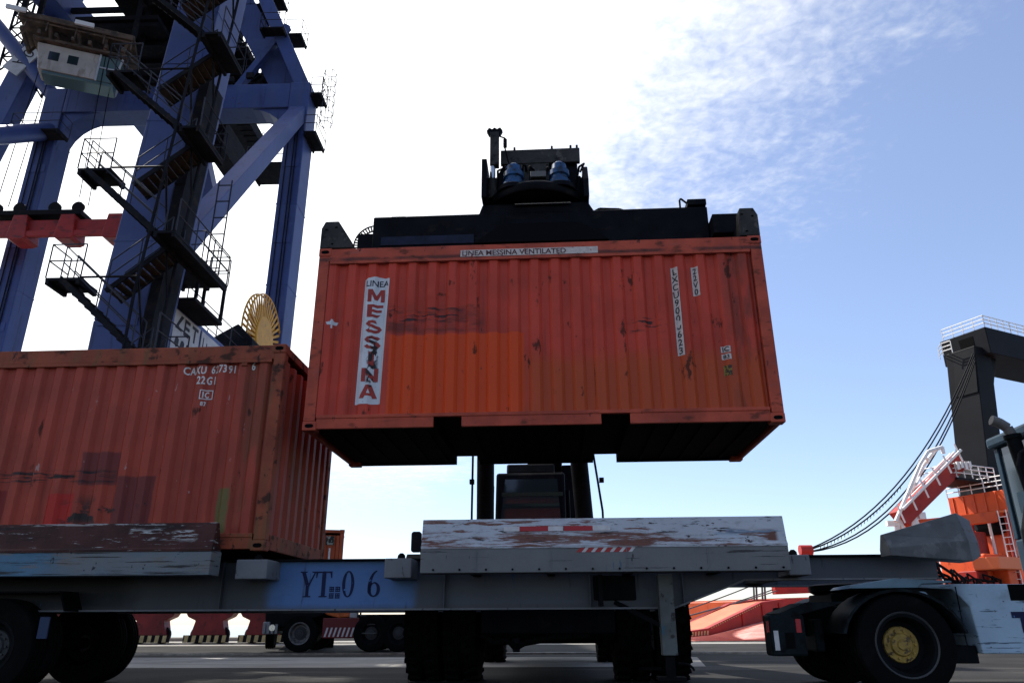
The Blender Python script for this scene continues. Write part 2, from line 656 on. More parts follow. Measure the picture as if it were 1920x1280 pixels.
def red_paint(name, base, extra, rustamt=.5):
    return mat(name, base, .55, var=.16, vscale=1.1, layers=[
        dict(c=tuple(c * .6 for c in base), s=(9, 9, .45), lo=.52, hi=.72, a=.7),
        dict(c=(min(1, base[0] * 1.25), base[1] * 1.9, base[2] * 2.0), s=(2.0, 2.0, 1.1), lo=.55, hi=.75, a=.45),
        *extra,
        dict(c=(.045, .018, .012), s=(5.0, 5.0, 2.2), lo=.63, hi=.68, a=.85, d=8, rough=.9),
        dict(c=(.012, .008, .007), s=(26, 26, 9), lo=.69, hi=.73, a=.9, d=4),
        dict(c=(.03, .016, .012), s=(17, 17, 1.3), lo=.66, hi=.72, a=.8, d=6),
    ], bump=.12, bscale=22)


RED1 = (0.49, 0.047, 0.022)
m_c1 = red_paint('lifted_container_red', RED1, [
    dict(c=(.62, .058, .004), box=(1.06, 2.84, None, None, .0, 1.285), e=.012, w=.01),
    dict(c=(.42, .062, .010), box=(2.84, 5.98, None, None, .0, .93), e=.16, w=.25, ws=2.0, a=.8),
    dict(c=(.09, .02, .012), s=(1.2, 1.2, 5.0), lo=.42, hi=.6, box=(1.0, 2.3, None, None, 1.32, 1.68), e=.05, w=.12, a=.75),
    dict(c=(.015, .01, .01), s=(2.4, 2.4, 26.0), lo=.54, hi=.6, box=(.95, 2.2, None, None, 1.46, 1.7), e=.04, w=.1, a=.95),
    dict(c=(.02, .012, .01), s=(3.4, 3.4, 22.0), lo=.55, hi=.62, box=(4.1, 4.7, None, None, 1.25, 1.45), e=.05, w=.1, a=.95),
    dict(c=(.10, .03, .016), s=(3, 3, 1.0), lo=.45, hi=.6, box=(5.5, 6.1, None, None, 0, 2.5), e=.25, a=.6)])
m_f1 = mat('lifted_container_frame', (0.40, 0.06, 0.028), .6, var=.25, vscale=2.2, layers=[
    dict(c=(.28, .09, .07), s=(1.2, 5, 8), lo=.55, hi=.75, a=.5),
    dict(c=(.05, .025, .016), s=(4, 8, 9), lo=.54, hi=.68, a=.7, rough=.9),
    dict(c=(.02, .014, .012), box=(None, None, None, None, 2.385, 2.44), e=.02, w=.03, a=.75, s=(1.5, 3, 3), lo=.35, hi=.55),
    dict(c=(.012, .008, .008), s=(12, 12, 5), lo=.64, hi=.68, a=.9)], bump=.15, bscale=25)
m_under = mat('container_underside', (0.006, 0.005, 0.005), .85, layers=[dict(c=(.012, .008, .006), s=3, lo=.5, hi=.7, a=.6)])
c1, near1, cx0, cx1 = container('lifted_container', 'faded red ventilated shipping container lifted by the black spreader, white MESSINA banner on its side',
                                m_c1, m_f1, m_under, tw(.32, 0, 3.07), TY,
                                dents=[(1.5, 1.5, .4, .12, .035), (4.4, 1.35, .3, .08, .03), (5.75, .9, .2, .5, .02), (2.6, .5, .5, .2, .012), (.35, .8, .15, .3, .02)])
cuts = breaks(cx0, cx1)


def on1(d):
    return lambda x, z: (x, near1(x, z)[1] - d, z)


banner_m = mat('banner_white', (0.60, 0.60, 0.61), .55, var=.08, vscale=3, layers=[
    dict(c=(.35, .33, .32), s=(7, 7, 2), lo=.58, hi=.75, a=.5),
    dict(c=(.02, .012, .012), s=(9, 9, 5), lo=.5, hi=.53, box=(.78, .9, None, None, .62, 1.22), e=.03, w=.16, ws=7.0),
    dict(c=(.2, .05, .04), s=14, lo=.66, hi=.7)])
bann_red = mat('banner_red', (0.33, 0.035, 0.025), .55, var=.15, vscale=6, layers=[dict(c=(.015, .01, .01), s=(9, 9, 5), lo=.54, hi=.57, box=(.78, .9, None, None, .55, 1.25), e=.03, w=.16, ws=7.0)])
dark_ink = mat('dark_ink', (0.03, 0.028, 0.035), .6)
bx0, bx1 = .645, .985
sh = lambda z: (z - .34) / 1.79 * .035       # the banner leans a little with the panel
decal('banner', [(bx0, .34), (bx1 - .01, .34), (bx1 + .03, 2.11), ((bx0 + bx1) / 2 + .03, 2.15), (bx0 + .025, 2.11)], banner_m, c1, on1(.004), cuts)
def s_shape():
    c = [(.86, .74), (.72, .86), (.48, .89), (.24, .84), (.15, .72), (.26, .60), (.5, .52), (.76, .42), (.86, .28), (.76, .15), (.5, .10), (.26, .14), (.13, .28)]
    lo_, hi_ = [], []
    for k, (x, z) in enumerate(c):
        x0, z0 = c[max(0, k - 1)]
        x1, z1 = c[min(len(c) - 1, k + 1)]
        dx, dz = x1 - x0, z1 - z0
        l_ = math.hypot(dx, dz)
        lo_.append((x - dz / l_ * .125, z + dx / l_ * .115))
        hi_.append((x + dz / l_ * .125, z - dx / l_ * .115))
    return lo_ + hi_[::-1]


BLOCK = {'M': [(0, 0), (0, 1), (.28, 1), (.5, .5), (.72, 1), (1, 1), (1, 0), (.76, 0), (.76, .58), (.58, .14), (.42, .14), (.24, .58), (.24, 0)],
         'E': [(.04, 0), (.04, 1), (.96, 1), (.96, .78), (.34, .78), (.34, .61), (.88, .61), (.88, .4), (.34, .4), (.34, .22), (.96, .22), (.96, 0)],
         'S': s_shape(), 'I': [(.35, 0), (.35, 1), (.65, 1), (.65, 0)],
         'N': [(.02, 0), (.02, 1), (.3, 1), (.72, .44), (.72, 1), (.98, 1), (.98, 0), (.72, 0), (.28, .58), (.28, 0)],
         'A': [(-.02, 0), (.35, 1), (.65, 1), (1.02, 0), (.74, 0), (.67, .2), (.33, .2), (.26, 0)]}
zt = 1.955
for ch in 'MESSINA':
    h_, w_ = .185, .225
    xc_ = (bx0 + bx1) / 2 + sh(zt) - .006
    decal('lettering', [(xc_ + (px - .5) * w_, zt - h_ + pz * h_) for px, pz in BLOCK[ch]], bann_red, c1, on1(.0065), cuts)
    if ch == 'A':
        decal('lettering', [(xc_ + (px - .5) * w_, zt - h_ + pz * h_) for px, pz in ((.41, .38), (.59, .38), (.5, .7))], banner_m, c1, on1(.0075), cuts)
    zt -= .226
text('lettering', 'LINEA', .085, dark_ink, c1, on1(.006), x=(bx0 + bx1) / 2 + .03, z=2.0, bold=.002, sx=.95, cuts=cuts, align='CENTER')
# maker's line on the top rail: pale strip with dark letters
flat1 = lambda d: (lambda x, z: (x, .004 - d, z))
pale = mat('stencil_pale', (0.55, 0.47, 0.42), .65, var=.12, vscale=20, layers=[dict(c=(.24, .05, .04), s=20, lo=.6, hi=.66)])
decal('name_strip', rect(1.98, 3.86, 2.40, 2.50), pale, c1, flat1(.003))
text('lettering', 'LINEA MESSINA VENTILATED', .075, mat('stencil_dark', (.09, .03, .03), .65), c1, flat1(.005), x=2.0, z=2.413, bold=.002, sx=1.02)


def vertical_code(s, x, ztop, stepz, w, h_):
    n = len(s)
    decal('code_strip', rect(x - w / 2, x + w / 2, ztop - stepz * n - .01, ztop + .01), pale, c1, on1(.004), cuts)
    z = ztop
    for chh in s:
        text('lettering', chh, h_, dark_ink, c1, on1(.006), x=x, z=z - h_ - .012, bold=.002, sx=.8, cuts=cuts, align='CENTER')
        z -= stepz


vertical_code('LXCU9000623', 4.865, 2.15, .112, .085, .088)
vertical_code('22V0', 5.135, 2.15, .1, .085, .078)
decal('plate', rect(5.375, 5.49, .935, 1.02), pale, c1, on1(.004), cuts)
text('lettering', 'IC', .06, dark_ink, c1, on1(.006), x=5.432, z=.948, bold=.002, cuts=cuts, align='CENTER')
decal('plate', rect(5.375, 5.49, .84, .915), pale, c1, on1(.004), cuts)
text('lettering', '83', .05, dark_ink, c1, on1(.006), x=5.432, z=.853, bold=.002, cuts=cuts, align='CENTER')
decal('plate', rect(5.385, 5.48, .625, .76), mat('plate_yellow', (.25, .17, .03), .6, layers=[dict(c=(.05, .03, .02), s=22, lo=.5, hi=.55)]), c1, on1(.004), cuts)
decal('emblem', [(.20, 1.45), (.25, 1.45), (.25, 1.40), (.27, 1.40), (.27, 1.45), (.32, 1.45), (.34, 1.49), (.28, 1.50), (.27, 1.53), (.25, 1.53), (.24, 1.50), (.18, 1.49)], banner_m, c1, on1(.004), cuts)

RED2 = (0.33, 0.044, 0.021)
m_c2 = red_paint('loaded_container_red', RED2, [
    dict(c=(.10, .016, .018), box=(3.55, 4.05, None, None, .8, 1.21), e=.012, w=.05, a=.75),
    dict(c=(.09, .014, .016), box=(4.06, 4.53, None, None, .3, .9), e=.012, w=.05, a=.75),
    dict(c=(.42, .018, .010), box=(3.18, 3.54, None, None, .2, .70), e=.012, w=.03),
    dict(c=(.2, .012, .008), box=(2.4, 2.62, None, None, .2, .75), e=.012, w=.03),
    dict(c=(.14, .11, .03), box=(5.37, 5.53, None, None, .2, .74), e=.02, w=.05),
    dict(c=(.014, .008, .008), s=(2.0, 2.0, 30.0), lo=.5, hi=.56, box=(2.5, 4.0, None, None, .84, .98), e=.03, w=.05),
    dict(c=(.02, .012, .01), s=(3.0, 3.0, 6.0), lo=.5, hi=.56, box=(3.4, 4.4, None, None, .3, .6), e=.1, w=.2),
    dict(c=(.4, .3, .28), s=(12, 12, 5), lo=.68, hi=.71, a=.6),
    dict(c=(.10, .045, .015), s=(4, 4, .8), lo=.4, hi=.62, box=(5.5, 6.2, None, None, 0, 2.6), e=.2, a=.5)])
m_f2 = mat('loaded_container_frame', (0.25, 0.05, 0.02), .65, var=.25, vscale=2, layers=[
    dict(c=(.11, .075, .025), s=(5, 5, .8), lo=.5, hi=.7, a=.6),
    dict(c=(.03, .016, .012), s=(3, 6, 5), lo=.52, hi=.62, a=.85, rough=.9),
    dict(c=(.01, .008, .008), s=(14, 14, 6), lo=.62, hi=.67, a=.9)], bump=.15, bscale=25)
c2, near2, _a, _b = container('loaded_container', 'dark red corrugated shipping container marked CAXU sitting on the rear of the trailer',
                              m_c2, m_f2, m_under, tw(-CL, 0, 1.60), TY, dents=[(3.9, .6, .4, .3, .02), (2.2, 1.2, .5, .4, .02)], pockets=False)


c2.scale = (1, 1, 1.025)


def on2(d):
    return lambda x, z: (x, near2(x, z)[1] - d, z)


for s_, x_, z_, h_ in (('CAXU', 4.70, 2.21, .10), ('627391', 5.06, 2.225, .10), ('6', 5.6, 2.26, .1), ('22G1', 4.9, 2.075, .1), ('IC', 4.995, 1.895, .075), ('87', 4.99, 1.79, .05)):
    text('lettering', s_, h_, white_paint, c2, on2(.004), x=x_, z=z_, bold=.003, sx=.72, cuts=cuts, spacing=1.12)
for r_ in ((4.965, 5.125, 1.985, 1.997), (4.965, 5.125, 1.872, 1.884), (4.965, 4.977, 1.884, 1.985), (5.113, 5.125, 1.884, 1.985)):
    decal('frame_line', rect(*r_), white_paint, c2, on2(.005), cuts)
MB().box(5.48, 5.56, -.006, .03, 2.30, 2.385).build('vent', m_f2, c2, bevel=.01)
# ---------------------------------------------------------------- wheels
rim_grey = mat('rim_grey', (0.12, 0.115, 0.11), .5, .3, var=.3, vscale=9, layers=[dict(c=(.05, .04, .035), s=12, lo=.5, hi=.65)])
hub_yellow = mat('hub_yellow', (0.36, 0.22, 0.045), .6, var=.2, vscale=11, layers=[dict(c=(.07, .045, .025), s=16, lo=.5, hi=.65)])
hub_dark = mat('hub_dark', (0.05, 0.05, 0.05), .6, .3)


def tyre_profile(r, w, rr, grooves=True):
    h = w / 2
    p = [(rr, -h * .86), (rr + (r - rr) * .25, -h * .98), (rr + (r - rr) * .6, -h * 1.0), (r * .965, -h * .92), (r * .99, -h * .78)]
    if grooves:
        for g in (-.45, 0, .45):
            p += [(r, h * (g - .1)), (r - .018, h * (g - .07)), (r - .018, h * (g + .07)), (r, h * (g + .1))]
    p += [(r * .99, h * .78), (r * .965, h * .92), (rr + (r - rr) * .6, h), (rr + (r - rr) * .25, h * .98), (rr, h * .86), (rr, -h * .86)]
    return p


def wheel(parent, c, r, w, rr, hubm, axis='y', face=-1, dish=.12, n=40, name='wheel', nuts=10, lugs=0, rimm=None):
    """tyre, rim and hub; face = the side along the axis that the hub looks to."""
    ty = MB().lathe(tyre_profile(r, w, rr), c, axis, n)
    if lugs:
        for k in range(lugs):
            a = 2 * math.pi * k / lugs
            for s_ in (-1, 1):
                rv = Vector((0, math.cos(a), math.sin(a))) if axis == 'x' else Vector((math.cos(a), 0, math.sin(a)))
                av = Vector((1, 0, 0)) if axis == 'x' else Vector((0, 1, 0))
                tv = av.cross(rv)
                p = Vector(c) + rv * (r + .012)
                ty.beam(p + av * s_ * w * .12 + tv * .03 * s_, p + av * s_ * w * .46 - tv * .05, .07, .05, rv)
    o = ty.build(name, rubber, parent, smooth=35)
    f = face
    MB().lathe([(rr + .004, f * w * .43), (rr + .03, f * w * .46), (rr + .028, f * w * .48), (rr - .008, f * w * .46), (rr - .02, f * (w * .44 - dish * .4)), (rr - .05, f * (w * .44 - dish)), (.115, f * (w * .44 - dish - .01)), (.115, f * (w * .2 - dish)), (rr - .06, f * (w * .2 - dish)), (rr + .004, f * w * .1)], c, axis, n).build('rim', rimm or rim_grey, o, smooth=30)
    h = MB().lathe([(.0, f * (w * .44 - dish + .07)), (.05, f * (w * .44 - dish + .07)), (.06, f * (w * .44 - dish + .05)), (.11, f * (w * .44 - dish + .045)), (.125, f * (w * .44 - dish + .02)), (rr * .62, f * (w * .44 - dish + .015)), (rr * .66, f * (w * .44 - dish - .01)), (.0, f * (w * .44 - dish - .015))], c, axis, 28)
    for k in range(nuts):
        a = 2 * math.pi * k / nuts
        rv = Vector((0, math.cos(a), math.sin(a))) if axis == 'x' else Vector((math.cos(a), 0, math.sin(a)))
        av = Vector((1, 0, 0)) if axis == 'x' else Vector((0, 1, 0))
        p = Vector(c) + rv * rr * .5 + av * f * (w * .44 - dish + .01)
        h.tube(p, p + av * f * .028, .014, 6)
    h.build('hub', hubm, o, smooth=30)
    return o


# ---------------------------------------------------------------- trailer
trail = thing('trailer', 'blue and grey flatbed trailer lettered YT 06 under the containers', 'trailer', tw(0, 0, 0), TY)
blue_web = mat('trailer_web_paint', (0.07, 0.075, 0.085), .6, var=.12, vscale=1.4, layers=[
    dict(c=(.075, .15, .31), box=(-.02, 1.78, None, None, .9, 1.6), e=.07, w=.12, ws=3.0),
    dict(c=(.05, .11, .25), s=(2.5, 2.5, 4), lo=.5, hi=.7, box=(-.02, 1.78, None, None, .9, 1.6), e=.1, a=.5),
    dict(c=(.04, .043, .046), box=(-7.5, -.1, None, None, .9, 1.6), e=.3, a=.75),  # shade along the left of the web, painted in
    dict(c=(.008, .008, .008), box=(-7.5, -1.75, None, None, .9, 1.6), e=.25, w=.3, a=.9),  # near-black shade above the wheels, painted into the web
    dict(c=(.03, .03, .035), s=(9, 9, 1.0), lo=.6, hi=.68, a=.75),
    dict(c=(.03, .07, .12), s=(14, 14, 2.0), lo=.66, hi=.7, a=.8),
    dict(c=(.06, .05, .045), box=(None, None, None, None, .9, .97), e=.04, w=.05, a=.5)], bump=.1)
white_steel = mat('trailer_grey_steel', (0.14, 0.14, 0.145), .6, var=.12, vscale=2.5, layers=[
    dict(c=(.12, .11, .10), s=(8, 8, 1.1), lo=.55, hi=.72, a=.6), dict(c=(.03, .025, .025), s=(15, 15, 4), lo=.62, hi=.66, a=.8),
    dict(c=(.1, .05, .035), s=(6, 6, 3), lo=.66, hi=.72, a=.7)], bump=.1)
dark_frame = mat('trailer_dark_frame', (0.006, 0.0065, 0.007), .7, var=.3, vscale=3)
worn_white = mat('guide_worn_white', (0.40, 0.41, 0.43), .55, var=.06, vscale=2, layers=[
    dict(c=(.38, .45, .52), s=(1.6, 3, 6), lo=.55, hi=.7, a=.5),
    dict(c=(.13, .05, .032), s=(1.1, 4, 11), lo=.46, hi=.54, d=9, r=.7, box=(None, 6.0, None, None, 1.56, 1.745), e=.03, w=.07, ws=2.0),
    dict(c=(.15, .06, .04), s=(1.6, 4, 15), lo=.53, hi=.57, d=9, r=.7, box=(1.9, 4.6, None, None, 1.6, 1.9), e=.05, w=.06),
    dict(c=(.07, .17, .26), s=(2.2, 4, 12), lo=.52, hi=.6, box=(5.3, 6.2, None, None, 1.7, 1.86), e=.05, w=.06, a=.7),
    dict(c=(.02, .016, .016), s=(3.2, 5, 26), lo=.59, hi=.62, d=9, r=.72),
    dict(c=(.2, .19, .18), s=(8, 8, 14), lo=.5, hi=.7, d=8, a=.45),
    dict(c=(.015, .012, .013), s=(1.5, 4, 10), lo=.53, hi=.56, box=(3.98, 4.25, None, None, 1.72, 1.87), e=.01, w=.05),
    dict(c=(.05, .03, .025), s=(5, 5, 11), lo=.64, hi=.66)], bump=.25, bscale=18)
worn_brown = mat('guide_worn_brown', (0.055, 0.02, 0.016), .5, var=.3, vscale=3, layers=[
    dict(c=(.02, .012, .012), s=(1.1, 4, 9), lo=.5, hi=.62, a=.8),
    dict(c=(.36, .35, .34), s=(3.0, 6, 34), lo=.60, hi=.64, d=9, r=.7),
    dict(c=(.42, .42, .40), s=(4.0, 6, 26), lo=.50, hi=.56, d=9, r=.7, box=(-1.5, -.7, None, None, 1.7, 1.82), e=.04, w=.08),
    dict(c=(.3, .27, .25), s=(3, 5, 30), lo=.52, hi=.56, box=(None, None, None, None, 1.875, 1.92), e=.01)], bump=.3, bscale=18)
low_grey = mat('guide_lower_grey', (0.14, 0.14, 0.137), .6, var=.1, vscale=2, layers=[
    dict(c=(.14, .13, .12), s=(5, 5, 1.2), lo=.52, hi=.75, a=.5), dict(c=(.05, .09, .13), s=(16, 16, 2), lo=.66, hi=.7, a=.8),
    dict(c=(.03, .025, .025), s=(1.2, 3, 36), lo=.62, hi=.64, a=.9), dict(c=(.03, .025, .025), s=(19, 19, 4), lo=.66, hi=.69, a=.9)], bump=.15)
low_blue = mat('guide_lower_blue', (0.06, 0.13, 0.19), .6, var=.25, vscale=1.6, layers=[
    dict(c=(.17, .165, .155), box=(-2.3, None, None, None, 1.2, 1.7), e=.35, w=.5, ws=2.5, a=.9), dict(c=(.16, .14, .12), s=(1.5, 3, 5), lo=.55, hi=.62, a=.8),
    dict(c=(.02, .018, .018), s=(.8, 3, 34), lo=.58, hi=.6, a=.95), dict(c=(.02, .02, .03), s=(7, 7, 7), lo=.64, hi=.67)], bump=.2)
tape_red = mat('tape_red', (.33, .02, .02), .35)
tape_white = mat('tape_white', (.5, .47, .45), .4, var=.1, vscale=12)


def mir(y, far):
    return (CW - y) if far else y


def guide(a0, a1, upm, lowm, far=False):
    # a steel fender: box below, leaning plate above
    L_ = [(-.36, 1.575), (-.36, 1.30), (-.08, 1.30), (-.08, 1.575)]
    U_ = [(-.36, 1.577), (-.295, 1.90), (-.23, 1.90), (-.10, 1.577)]
    g = MB().prism_x([(mir(y, far), z) for y, z in L_], a0, a1).build('guide_fender', lowm, trail, bevel=.008)
    u_ = MB().prism_x([(mir(y, far), z) for y, z in U_], a0 + .003, a1 - .003).build('leaning_plate', upm, g, bevel=.006)
    MB().prism_x([(mir(y, far), z) for y, z in [(-.368, 1.565), (-.368, 1.592), (-.345, 1.62), (-.345, 1.565)]], a0 + .002, a1 - .002).build('weld_edge', upm, g)
    return g, u_


guide(-6.3, -.48, worn_brown, low_blue)
g2, u2 = guide(1.97, 6.10, worn_white, low_grey)
guide(-6.3, -.48, dark_frame, dark_frame, True)
guide(1.97, 6.10, dark_frame, dark_frame, True)
slope = lambda d: (lambda x, z: (x, -.36 + (z - 1.577) / (1.90 - 1.577) * .065 - d, z))
for i, (xa, xb) in enumerate(((2.92, 3.10), (3.10, 3.43), (3.43, 3.60), (3.61, 3.94), (3.94, 4.14))):
    decal('reflective_tape', rect(xa, xb, 1.755, 1.81), tape_white if i % 2 == 0 else tape_red, g2, slope(.008))
vert = lambda d: (lambda x, z: (x, -.36 - d, z))
for i in range(6):
    x_ = 3.74 + i * .105
    decal('reflective_tape', [(x_, 1.515), (x_ + .06, 1.515), (x_ + .105, 1.565), (x_ + .045, 1.565)], tape_red, g2, vert(.003))
    decal('reflective_tape', [(x_ + .062, 1.515), (x_ + .103, 1.515), (x_ + .146, 1.565), (x_ + .107, 1.565)], tape_white, g2, vert(.003))
for x_ in (2.6, 3.45, 4.3, 5.2):
    MB().box(x_, x_ + .012, -.366, -.3, 1.302, 1.573).build('weld_seam', low_grey, g2)
for k in range(14):
    MB().tube((2.12 + .3 * k, -.358, 1.335), (2.12 + .3 * k, -.372, 1.335), .013, 6).build('bolt', dark_frame, g2)
# raised nose fender at the front corner
for far in (False,):
    A = [(7.20, y, z) for y, z in [(-.36, 1.53), (-.36, 1.45), (-.08, 1.45), (-.08, 1.53), (-.16, 1.69), (-.22, 1.69)]]
    B = [(8.06, y, z) for y, z in [(-.36, 1.60), (-.36, 1.38), (-.08, 1.38), (-.08, 1.60), (-.16, 1.92), (-.22, 1.92)]]
    Cc = [(8.21, y, z) for y, z in [(-.27, 1.58), (-.27, 1.44), (-.08, 1.44), (-.08, 1.58), (-.14, 1.84), (-.18, 1.84)]]
    f_ = lambda P: [(x, mir(y, far), z) for x, y, z in P]
    nose_m = mat('nose_fender_paint', (.075, .077, .077), .55, var=.2, vscale=4, layers=[
        dict(c=(.05, .05, .055), s=(2.5, 4, 7), lo=.5, hi=.62, a=.7), dict(c=(.17, .17, .17), s=(6, 6, 4), lo=.56, hi=.64, a=.4)], bump=.1, bscale=20)
    nf = MB().loft(f_(A), f_(B)).build('nose_fender', nose_m, trail, bevel=.008)
    MB().loft(f_(B), f_(Cc)).build('end_plate', white_steel, nf, bevel=.006)
# main beams with flanges; belly rises to a neck over the tractor
web = [(-7.0, 1.49), (-7.0, .94), (4.89, .94), (5.75, 1.25), (8.0, 1.25), (8.0, 1.49)]
for far in (False, True):
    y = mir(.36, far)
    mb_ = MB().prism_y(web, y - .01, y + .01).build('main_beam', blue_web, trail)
    MB().box(-7.0, 8.05, y - .09, y + .09, 1.492, 1.515).build('top_flange', dark_frame, mb_, bevel=.003)
    b = MB()
    for (xa, za), (xb, zb) in (((-7.0, .929), (4.89, .929)), ((4.89, .929), (5.75, 1.239)), ((5.75, 1.239), (8.0, 1.239))):
        b.beam((xa, y, za), (xb, y, zb), .18, .02, (0, 0, 1))
    b.build('bottom_flange', white_steel, mb_)
    for xs_ in (-5.2, -3.8, -.6, 2.15, 3.9, 5.0):
        MB().box(xs_, xs_ + .014, y - .085, y - .012, .942, 1.49).build('stiffener', blue_web if not far else dark_frame, mb_)
# lettering YT 06, thick and thin serif strokes
navy = mat('navy_lettering', (.012, .016, .05), .6, layers=[dict(c=(.07, .15, .33), s=20, lo=.64, hi=.68)])
wf = lambda d: (lambda x, z: (x, .35 - d, z))
ZB, ZH = 1.075, .30


GD = [.003]


def glyph(poly, x, w):
    GD[0] += .0007
    decal('lettering', [(x + px * w, ZB + pz * ZH) for px, pz in poly], navy, trail, wf(GD[0]))


glyph([(0, 1), (.44, 1), (.44, .955), (.34, .95), (.6, .5), (.4, .42), (.1, .95), (0, .955)], .36, .2)
glyph([(.74, 1), (1.05, 1), (1.05, .955), (.98, .95), (.6, .4), (.52, .46), (.88, .95), (.74, .955)], .36, .2)
glyph([(.4, .45), (.6, .45), (.6, .05), (.74, .045), (.74, 0), (.24, 0), (.24, .045), (.4, .05)], .36, .2)
glyph([(.0, 1), (1, 1), (1, .74), (.94, .74), (.88, .93), (.62, .95), (.62, .05), (.76, .04), (.76, 0), (.24, 0), (.24, .04), (.38, .05), (.38, .95), (.12, .93), (.06, .74), (0, .74)], .56, .2)


def ring(cx, cz, rx, rz, ix, iz, n=28, a0=0.0, a1=2 * math.pi):
    bm_pts_o = [(cx + rx * math.cos(a0 + (a1 - a0) * k / n), cz + rz * math.sin(a0 + (a1 - a0) * k / n)) for k in range(n + 1)]
    bm_pts_i = [(cx + ix * math.cos(a0 + (a1 - a0) * k / n), cz + iz * math.sin(a0 + (a1 - a0) * k / n)) for k in range(n + 1)]
    b = MB()
    for k in range(n):
        b.add([wf(.003)(*p) for p in (bm_pts_o[k], bm_pts_o[k + 1], bm_pts_i[k + 1], bm_pts_i[k])], [(0, 1, 2, 3)])
    b.build('lettering', navy, trail)


ring(.965, ZB + .15, .075, .155, .036, .138)
ring(1.285, ZB + .085, .078, .088, .036, .07)
ring(1.33, ZB + .10, .123, .21, .080, .195, 20, R(98), R(196))
glyph([(.0, 0), (.3, .12), (.2, .16), (-.05, .05)], 1.31, .12)
# two small stencilled characters below the lettering
for ix_ in range(2):
    for iz_ in range(2):
        xx_, zz_ = .735 + ix_ * .075, 1.06 + iz_ * .075
        for (da, dz, w_, h2) in ((0, .0, .06, .010), (0, .025, .06, .010), (0, .05, .06, .010), (.004, 0, .011, .06), (.046, 0, .011, .06), (.025, 0, .010, .06)):
            decal('lettering', rect(xx_ + da, xx_ + da + w_, zz_ + dz, zz_ + dz + h2), navy, trail, wf(.004 + .0006 * (da * 100 % 5)))
# bolsters across the bed that carry the container corners
for xa, xb in ((-6.25, -5.95), (-.28, .10), (1.50, 1.82), (6.15, 6.4)):
    bo = MB().box(xa, xb, -.10, CW + .10, 1.265, 1.488).build('bolster', white_steel, trail, bevel=.012)
    for y in (.09, CW - .09):
        MB().lathe([(0, .56), (.02, .56), (.045, .535), (.05, .5), (.03, .488), (0, .488)], ((xa + xb) / 2, y, 1.0), 'z', 12).build('twist_lock', dark_frame, bo, smooth=40)
for xa in (-4.6, -3.2, -2.0, 2.5, 3.4, 4.3, 5.3):
    MB().box(xa, xa + .1, -.09, CW + .09, 1.30, 1.485).build('cross_beam', dark_frame, trail, bevel=.006)
# dark cross frame and tool box amidships
MB().box(3.95, 4.45, .30, .34, 1.02, 1.30).build('tool_box', dark_frame, trail, bevel=.01)
MB().box(4.0, 4.05, .1, .29, .95, 1.3).build('hanger', dark_frame, trail)
for far in (False, True):
    y = mir(.16, far)
    lg = MB().box(4.69, 4.86, y - .085, y + .085, .42, 1.30).build('landing_leg', mat('leg_paint', (.09, .095, .09), .6, var=.2, vscale=4, layers=[dict(c=(.04, .09, .12), s=5, lo=.56, hi=.62, box=(None, None, None, None, .4, .75), e=.05), dict(c=(.03, .025, .02), s=8, lo=.6, hi=.66)]), trail, bevel=.01)
    MB().box(4.725, 4.825, y - .05, y + .05, .2, .42).build('foot_tube', dark_frame, lg)
    MB().box(4.62, 4.93, y - .13, y + .13, .16, .2).build('foot_plate', dark_frame, lg)
    MB().beam((4.78, y, .7), (4.2, y + (.2 if not far else -.2), 1.0), .05, .05).build('brace', dark_frame, lg)
    MB().path([(4.86, y - .05, .34), (4.96, y - .07, .33), (5.0, y - .12, .3), (5.02, y - .12, .27)], .014).build('crank', dark_frame, lg)
# tandem axles
for ax in (-3.2, -4.47):
    axle = MB().tube((ax, .2, .53), (ax, CW - .2, .53), .07, 12).build('axle', dark_frame, trail, smooth=40)
    for y, fc in ((.15, -1), (.47, -1), (CW - .15, 1), (CW - .47, 1)):
        wheel(trail, (ax, y, .53), .545, .29, .29, hub_dark, 'y', fc, n=48, rimm=dark_frame)
MB().box(-5.2, -2.45, .0, CW, 1.13, 1.15).build('mudguard', dark_frame, trail)
MB().prism_y([(-2.45, 1.15), (-2.43, 1.15), (-2.33, .92), (-2.35, .92)], .0, .6).build('mud_flap', rubber, trail)
MB().box(-2.62, -2.5, .0, .02, .62, .86).build('reflector_strip', mat('strip_blue', (.012, .03, .08), .5), trail)
# small black rounded housing on a stalk behind the left end of the long fender
lm = MB().prism_y([(1.79, 1.58), (1.81, 1.56), (1.89, 1.56), (1.91, 1.58), (1.91, 1.78), (1.89, 1.80), (1.81, 1.80), (1.79, 1.78)], -.03, .03).build('black_housing', black, trail, bevel=.008)
MB().tube((1.9, 0, 1.6), (1.985, -.05, 1.49), .008, 6).build('stalk', black, lm)
MB().tube((1.90, 0, 1.59), (1.93, 0, 1.45), .008, 6).build('stalk', black, lm)

# ---------------------------------------------------------------- terminal tractor pulling the trailer
TB = Vector((7.3, 1.2, 0))
tract = thing('terminal_tractor', 'pale blue terminal tractor with yellow wheel hub coupled to the trailer nose', 'tractor', tw(TB.x + .07, TB.y, 0), TY)
T_ = lambda: MB(TB)
pale_blue = mat('tractor_pale_blue', (0.32, 0.42, 0.50), .5, var=.1, vscale=2, layers=[
    dict(c=(.07, .10, .13), s=(2, 4, 30), lo=.6, hi=.63, d=7), dict(c=(.2, .24, .26), s=(3, 3, 3), lo=.55, hi=.7, a=.6),
    dict(c=(.06, .05, .04), s=12, lo=.66, hi=.7), dict(c=(.04, .06, .08), box=(None, .62, None, None, .5, 1.2), e=.12, w=.1, a=.8)], bump=.08)
cab_blue = mat('cab_teal_blue', (0.018, 0.036, 0.055), .4, var=.15, vscale=3, layers=[dict(c=(.02, .03, .04), s=(5, 5, 2), lo=.58, hi=.7, a=.6)])
